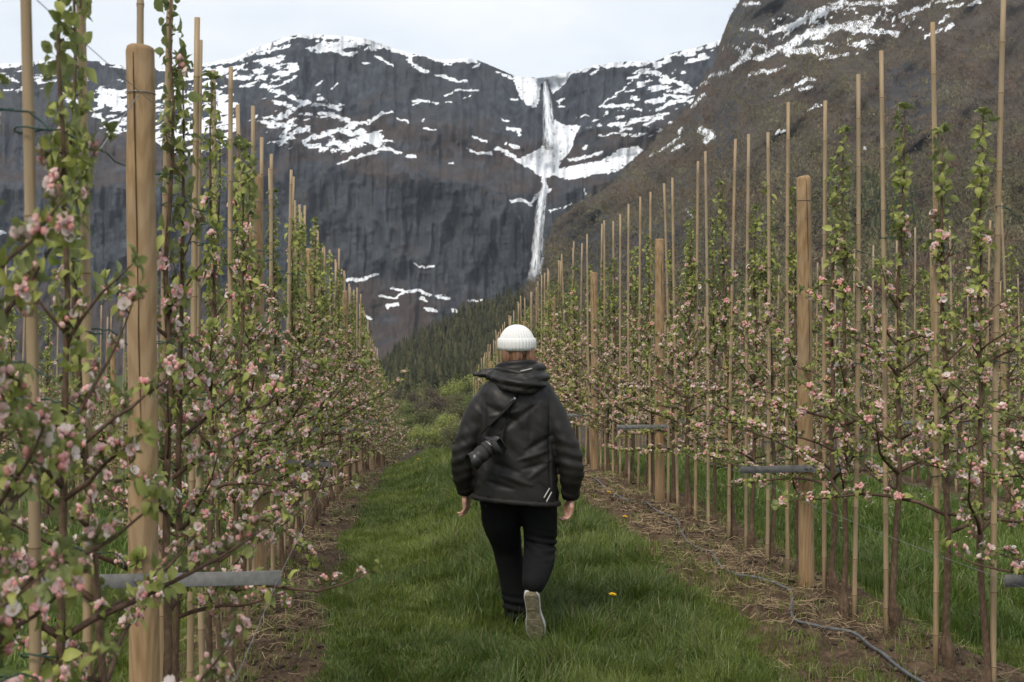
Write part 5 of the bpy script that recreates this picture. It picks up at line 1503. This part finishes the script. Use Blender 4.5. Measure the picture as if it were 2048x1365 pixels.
ln = link('lens', l1.mesh('lens', M['camblack']), cg)
for z0, z1 in ((0.064, 0.092), (0.034, 0.054)):
    r1 = MB(); nn = 72; an = np.arange(nn) / nn * 6.283; rg = 0.0405 + 0.0008 * (np.arange(nn) % 2)
    V = np.concatenate([np.column_stack([rg * np.cos(an), rg * np.sin(an), np.full(nn, z)]) for z in (z0, z1)]); a_ = np.arange(nn); b_ = (a_ + 1) % nn
    r1.add(V, None, np.stack([a_, b_, b_ + nn, a_ + nn], 1)); link('zoom_ring', r1.mesh('zoom_ring', M['camrub'], False), ln)
r1 = MB(); r1.lathe([(0.0383, 0.0245), (0.0388, 0.0255), (0.0383, 0.0265)], 32); link('mount_ring', r1.mesh('mount_ring', M['bright']), ln)
h1 = MB(); nn = 48; an = np.arange(nn) / nn * 6.283; ztop = 0.150 + 0.012 * np.cos(an * 2)
V = np.concatenate([np.column_stack([r_ * np.cos(an), r_ * np.sin(an), z]) for r_, z in ((0.040, np.full(nn, 0.112)), (0.046, ztop), (0.0435, ztop), (0.037, np.full(nn, 0.114)))])
a_ = np.arange(nn); b_ = (a_ + 1) % nn
h1.add(V, None, np.concatenate([np.stack([a_ + k * nn, b_ + k * nn, b_ + (k + 1) * nn, a_ + (k + 1) * nn], 1) for k in range(3)])); link('lens_hood', h1.mesh('lens_hood', M['camblack']), ln)
g1 = MB(); g1.ball((0, 0, 0.108), (0.034, 0.034, 0.012), 20, 8); link('front_glass', g1.mesh('front_glass', M['lensglass']), ln)
# strap
sroot = link('camera_strap', None, loc=tuple(person.location), rot=tuple(person.rotation_euler))
tag(sroot, "black webbing strap crossing the walker's back to the camera", 'strap')
def strap(name, pts, w):
    pts = np.array(pts, float); t = np.linspace(0, 1, len(pts)); tt = np.linspace(0, 1, 26)
    P_ = np.stack([np.interp(tt, t, pts[:, k]) for k in range(3)], 1)
    for _ in range(4): P_[1:-1] = .25 * P_[:-2] + .5 * P_[1:-1] + .25 * P_[2:]
    mb_ = MB(); mb_.tube(P_, w, 8, True, flat=0.35)
    return link(name, mb_.mesh(name, M['strap']), sroot)
bk = lambda px, py, extra=0.008: np.array([*((px - 1045) / 357.7,), back_y((px - 1045) / 357.7, 1.72 - (py - 660) / 357.7) - extra, 1.72 - (py - 660) / 357.7])
strap('webbing', [bk(1043, 772), bk(1036, 790), bk(1028, 800), bk(1012, 840), bk(1003, 870, .03), D_at(1003, 885, -0.21)], 0.008)
strap('shoulder_pad', [bk(1030, 798, .012), bk(1012, 818, .016), bk(994, 835, .018), bk(978, 850, .02)], 0.022)
strap('webbing', [bk(978, 850, .02), bk(962, 868, .03), D_at(963, 884, -0.205)], 0.007)
b1 = MB(); p = bk(1028, 797, .018); b1.box((-.008, -.003, -.012), (.008, .003, .012), bev=0.002); link('buckle', b1.mesh('buckle', M['bright'], False), sroot, tuple(p), (0, 0.5, 0))

# ================================================================== GROUND COVER AND SMALL THINGS
def grass_field(name, n, xr, yr, seed, hfun, dens, label, wscale=1.0, segs=2, c0=(0.052, 0.090, 0.014), c1=(0.185, 0.235, 0.050)):
    r = np.random.default_rng(seed)
    x = r.uniform(*xr, n)
    u = r.random(n); y0, y1 = yr; p = -0.55
    y = (y0 ** p + (y1 ** p - y0 ** p) * u) ** (1 / p)
    h = hfun(x, y, r)
    k = r.random(n) < dens(x, y)
    px, py, d = project(np.stack([x, y, gz0(x, y)], 1))
    k &= (px > -600) & (px < 2650) & (py < 1560) & (h > 0.008)
    x, y, h = x[k], y[k], h[k]; n = len(x)
    z = gz(x, y)
    # tufts: blades of a clump lean away from its centre
    ca = fbm(x * 3.1, y * 3.1, octaves=2, seed=seed + 1) * 12.56 + r.normal(0, 0.9, n)
    lean = np.abs(r.normal(0.42, 0.32, n))
    wd = (0.0020 + 0.0015 * r.random(n)) * (y / 8.0) ** 0.75 * wscale
    dx, dy = np.cos(ca), np.sin(ca)
    side = r.uniform(0, 6.28, n); sx, sy = np.cos(side), np.sin(side)
    B = np.stack([x, y, z - 0.008], 1); S = np.stack([sx, sy, np.zeros(n)], 1) * wd[:, None]
    Dv = np.stack([dx, dy, np.zeros(n)], 1)
    m1 = B + Dv * (h * lean * 0.30)[:, None] + np.array([0, 0, 1.0]) * (h * 0.55)[:, None]
    tip = B + Dv * (h * lean * 1.15)[:, None] + np.array([0, 0, 1.0]) * (h * (1.0 - 0.35 * np.minimum(lean, 1) ** 2))[:, None]
    V = np.stack([B - S, B + S, m1 - S * 0.75, m1 + S * 0.75, tip], 1).reshape(-1, 3)
    i = np.arange(n)[:, None] * 5
    T = np.concatenate([i + np.array([0, 1, 3]), i + np.array([0, 3, 2]), i + np.array([2, 3, 4])])
    t = np.clip(fbm(x * 0.8, y * 0.8, octaves=3, seed=seed + 3) * 1.7 - 0.42 + 0.5 * smooth(0.12, 0.04, h) + r.normal(0, 0.34, n), 0, 1.25)[:, None]
    c = np.array(c0) * (1 - t) + np.array(c1) * t
    dry = (r.random(n) < 0.06)[:, None]
    c = np.where(dry, np.array([0.17, 0.145, 0.075]), c)
    me = mesh_np(name, V, tris=T, mat=M['grass'], col=np.repeat(c, 5, 0))
    return tag(link(name, me), label, 'grass', kind='stuff')

def lane_height(x, y, r):
    xl = x - x_left(y) + 0.83
    tall = np.exp(-((xl + 0.10 + 0.05 * np.sin(y * 1.3)) / 0.25) ** 2)
    mid = np.exp(-((x - 0.80) / 0.34) ** 2)
    rgt = np.exp(-((x - 1.62) / 0.30) ** 2) * 0.8
    patch = fbm(x * 2.2, y * 1.6, octaves=3, seed=160)
    h = 0.060 + 0.340 * tall + 0.165 * mid + 0.085 * rgt
    h = h * (0.45 + 1.1 * patch) * (0.55 + 0.95 * fbm(x * 7.0, y * 7.0, octaves=2, seed=164))
    h = h * np.interp(y, [14, 28], [1.0, 0.6])
    h = h * (1 - 0.78 * np.exp(-(np.hypot(x - PX0 - 0.05, (y - 7.55) * 0.6) / 0.34) ** 2))
    return h * r.uniform(0.55, 1.2, len(x))
def lane_dens(x, y):
    s = soil_mask(x, y)
    bare = smooth(0.36, 0.26, fbm(x * 2.6, y * 2.0, octaves=3, seed=161)) * 0.8
    return np.clip((1 - s) ** 1.5 * (1 - bare) + 0.05 * (fbm(x * 2.5, y * 2.5, octaves=2, seed=162) > 0.56), 0, 1)
grass_field('grass', 420000, (-1.6, 3.4), (6.3, 36), 170, lane_height, lane_dens, 'long green grass of the orchard alley around the walker')
def tuft_dens(x, y):
    s = soil_mask(x, y); return s * np.clip((fbm(x * 2.4, y * 2.4, octaves=2, seed=163) - 0.56) * 8, 0, 1) * 0.8
grass_field('grass', 90000, (-1.5, 3.3), (6.3, 22), 171, lambda x, y, r: r.uniform(0.03, 0.10, len(x)), tuft_dens, 'grass tufts scattered over the bare soil strips', c0=(0.075, 0.11, 0.020), c1=(0.17, 0.21, 0.048))
def side_h(x, y, r): return 0.13 * (0.5 + fbm(x * 1.3, y * 1.0, octaves=2, seed=165)) * r.uniform(0.5, 1.2, len(x))
grass_field('grass', 190000, (3.1, 14), (7.5, 38), 172, side_h, lambda x, y: (1 - soil_mask(x, y)), 'green grass behind the row right of the walker', 1.5, c0=(0.070, 0.120, 0.020), c1=(0.150, 0.215, 0.045))
grass_field('grass', 80000, (-9, -1.35), (7.5, 34), 173, side_h, lambda x, y: (1 - soil_mask(x, y)), 'green grass behind the row left of the walker', 1.6, c0=(0.070, 0.115, 0.020), c1=(0.150, 0.210, 0.045))

# ---- straw and dead stems on the soil strips
r = np.random.default_rng(180); n = 13000
x = np.where(r.random(n) < 0.55, r.normal(2.45, 0.28, n), r.normal(-0.72, 0.26, n)); y = 6.5 + 20 * r.random(n) ** 1.5
cl = fbm(x * 1.6, y * 1.3, octaves=2, seed=181); k = (soil_mask(x, y) > 0.35) & (cl > 0.44 + 0.2 * r.random(n) - 0.1); x, y = x[k], y[k]; n = len(x)
L = r.uniform(0.03, 0.17, n); a = r.uniform(0, 6.28, n); tl_ = r.normal(0.03, 0.09, n); w = r.uniform(0.0013, 0.0028, n) * (y / 9) ** 0.6
z = gz(x, y) + 0.012 + 0.03 * r.random(n)
d = np.stack([np.cos(a), np.sin(a), tl_], 1); s = np.stack([-np.sin(a), np.cos(a), np.zeros(n)], 1) * w[:, None]; up = np.array([0, 0, 1.0]) * w[:, None]
A = np.stack([x, y, z], 1) - d * L[:, None] / 2; Bm = np.stack([x, y, z], 1) + np.array([0, 0, 1.0]) * (r.normal(0.0, 0.02, n) * 1)[:, None]; C = A + d * L[:, None]
def rings(P_): return [P_ - s, P_ + up, P_ + s]
V = np.stack(rings(A) + rings(Bm) + rings(C), 1).reshape(-1, 3); i = np.arange(n)[:, None] * 9
Q = np.concatenate([i + np.array(q) for q in ([0, 1, 4, 3], [1, 2, 5, 4], [3, 4, 7, 6], [4, 5, 8, 7])])
t = r.random((n, 1)) ** 1.5; c = np.array([0.075, 0.050, 0.032]) * (1 - t) + np.array([0.38, 0.29, 0.17]) * t
tag(link('straw', mesh_np('straw', V, quads=Q, mat=M['straw'], col=np.repeat(c, 9, 0))), 'dry straw and dead stems littering the soil strips', 'straw', kind='stuff')

# ---- clods of turned soil
r = np.random.default_rng(184); n = 9000
x = np.where(r.random(n) < 0.6, r.normal(2.52, 0.26, n), r.normal(-0.76, 0.22, n)); y = 6.5 + 18 * r.random(n) ** 1.6
k = (soil_mask(x, y) > 0.45) & (fbm(x * 2.0, y * 2.0, octaves=2, seed=185) > 0.40); x, y = x[k], y[k]; n = len(x)
oc = np.array([(1, 0, 0), (-1, 0, 0), (0, 1, 0), (0, -1, 0), (0, 0, 1), (0, 0, -1), (.6, .6, .6), (-.6, .6, .6), (.6, -.6, .6), (-.6, -.6, .6)], float)
ot = np.array([(6, 4, 0), (6, 0, 2), (6, 2, 4), (7, 2, 1), (7, 4, 2), (7, 1, 4), (8, 0, 4), (8, 3, 0), (8, 4, 3), (9, 1, 3), (9, 4, 1), (9, 3, 4), (5, 2, 0), (5, 1, 2), (5, 3, 1), (5, 0, 3)])
sz = (0.004 + 0.016 * r.random(n) ** 3) * (y / 9) ** 0.4
V = oc[None] * (sz[:, None, None] * r.uniform(0.6, 1.4, (n, 1, 3))) * r.uniform(0.75, 1.25, (n, 10, 1))
ca, sa = np.cos(r.uniform(0, 6.28, n))[:, None], np.sin(r.uniform(0, 6.28, n))[:, None]
V = np.stack([V[:, :, 0] * ca - V[:, :, 1] * sa, V[:, :, 0] * sa + V[:, :, 1] * ca, V[:, :, 2] * 0.8], 2) + np.stack([x, y, gz(x, y) + sz * 0.25], 1)[:, None, :]
T = (np.arange(n)[:, None, None] * 10 + ot[None]).reshape(-1, 3)
t = r.random((n, 1)); c = np.array([0.032, 0.022, 0.016]) * (1 - t) + np.array([0.105, 0.076, 0.052]) * t
tag(link('soil_crumbs', mesh_np('soil_crumbs', V.reshape(-1, 3), tris=T, mat=M['straw'], col=np.repeat(c, 10, 0), smooth_shade=False)), 'dark crumbly clods of turned soil along the tree rows', 'soil', kind='stuff')

# ---- drip hose winding along the row on the soil
hp = [(1190, 962), (1235, 990), (1278, 1010), (1300, 1022), (1335, 1038), (1358, 1050), (1361, 1070), (1372, 1085), (1392, 1103), (1412, 1108), (1428, 1118), (1440, 1140), (1470, 1158), (1520, 1170), (1560, 1178), (1582, 1190), (1585, 1206), (1581, 1232), (1592, 1248), (1640, 1262), (1695, 1270), (1726, 1283), (1752, 1308), (1780, 1332), (1822, 1362), (1880, 1405)]
pts = []
for px, py in hp:
    dr = ray(float(px), float(py)); t0 = 4.0
    for _ in range(40):
        q = EYE + dr * t0; t0 += (q[2] - float(gz(np.array([q[0]]), np.array([q[1]]))[0])) / max(0.02, -dr[2]) * 0.7
    pts.append(EYE + dr * t0)
pts = np.array(pts); ti = np.arange(len(pts)); tt = np.linspace(0, len(pts) - 1, 160)
P_ = np.stack([np.interp(tt, ti, pts[:, k]) for k in range(3)], 1)
for _ in range(5): P_[1:-1] = .25 * P_[:-2] + .5 * P_[1:-1] + .25 * P_[2:]
P_[:, 2] = gz(P_[:, 0], P_[:, 1]) + 0.010
for _ in range(10): P_[1:-1, 2] = .25 * P_[:-2, 2] + .5 * P_[1:-1, 2] + .25 * P_[2:, 2]
P_[:, 2] += 0.016
mb = MB(); mb.tube(P_, 0.0088, 10)
tag(link('drip_hose', mb.mesh('drip_hose', M['hose'])), 'grey irrigation hose winding over the soil beside the right row', 'hose')

# ---- dandelions
m = Mat('dandelion_yellow', 0.7, 0.2); m.color((0.75, 0.46, 0.015)); M['dand'] = m.m
m = Mat('dandelion_stem', 0.6, 0.3); m.color((0.12, 0.16, 0.05)); M['dstem'] = m.m
dm = MB(); rr = np.random.default_rng(190)
for ring_, nn, el in ((0.018, 22, 0.25), (0.015, 18, 0.6), (0.010, 12, 1.0)):
    for i in range(nn):
        a = i / nn * 6.283 + rr.normal(0, .08); d = np.array([math.cos(a) * math.cos(el), math.sin(a) * math.cos(el), math.sin(el)]); s = np.array([-math.sin(a), math.cos(a), 0]) * 0.0018
        dm.add(np.array([-s * .6, s * .6, d * ring_ + s, d * ring_ - s]), None, [[0, 1, 2, 3]])
DHEAD = dm.mesh('flower_head', M['dand'], False)
ds = MB(); ds.tube([(0, 0, -0.10), (0.004, 0.002, -0.05), (0, 0, 0.0)], [0.0025, 0.0022, 0.003], 6); ds.lathe([(0.003, -0.006), (0.007, -0.003), (0.007, 0.001)], 8); DSTEM = ds.mesh('stem', M['dstem'])
for px, py, h, lab in ((1225, 1190, .17, 'yellow dandelion in the grass close to the raised shoe'), (1250, 1034, .10, 'yellow dandelion at the edge of the soil near the hose'), (1221, 929, .10, 'yellow dandelion at the foot of the right row trunks'), (1218, 985, .07, 'small yellow dandelion in grass beside the straw'), (836, 919, .10, 'yellow dandelion near the grassy brow')):
    dr = ray(float(px), float(py)); t0 = 5.0
    for _ in range(60):
        q = EYE + dr * t0; t0 += (q[2] - float(gz0(q[0], q[1])) - h) / max(0.02, -dr[2]) * 0.6
    q = EYE + dr * t0
    o = link('dandelion', None, loc=tuple(q), rot=(0.15, 0.1, 0), scale=(1.3, 1.3, 1)); tag(o, lab, 'flower', 'dandelions in the alley')
    link('flower_head', DHEAD, o); link('stem', DSTEM, o, scale=(1, 1, h / 0.10))

# ---- small white wildflowers in the grass behind the right row
r = np.random.default_rng(195); n = 420
x = r.uniform(3.4, 9.0, n); y = r.uniform(9, 24, n); k = fbm(x * 0.9, y * 0.7, octaves=2, seed=196) > 0.55; x, y = x[k], y[k]; n = len(x)
z = gz(x, y) + r.uniform(0.08, 0.16, n); mb = MB()
for i in range(n):
    for p in range(5):
        a = p / 5 * 6.283 + r.uniform(0, 1); s = 0.010
        mb.add(np.array([(x[i], y[i], z[i]), (x[i] + s * math.cos(a - .4), y[i] + s * math.sin(a - .4), z[i] + .004), (x[i] + s * 1.3 * math.cos(a), y[i] + s * 1.3 * math.sin(a), z[i] + .006), (x[i] + s * math.cos(a + .4), y[i] + s * math.sin(a + .4), z[i] + .004)]), None, [[0, 1, 2, 3]], (0.78, 0.78, 0.74))
tag(link('wildflower_carpet', mb.mesh('wildflower_carpet', M['blossom'], col=True)), 'tiny white wildflowers scattered in the grass behind the right row', 'wildflowers', kind='stuff')

# ---- air between the orchard and the far cliffs
hx, hy = 4200.0, 5600.0
hzm = MB(); hzm.box((-hx, -60.0, -97.5), (hx, hy, 1250.0))
hm = bpy.data.materials.new('valley_haze'); hm.use_nodes = True
hn = hm.node_tree; hn.nodes.clear()
ho = hn.nodes.new('ShaderNodeOutputMaterial'); hv = hn.nodes.new('ShaderNodeVolumePrincipled')
hv.inputs['Color'].default_value = (0.80, 0.88, 1.0, 1); hv.inputs['Density'].default_value = 0.000028; hv.inputs['Anisotropy'].default_value = 0.2
hn.links.new(hv.outputs[0], ho.inputs['Volume'])
tag(link('haze', hzm.mesh('haze', hm, False)), 'thin bluish air filling the valley', 'haze', kind='stuff')
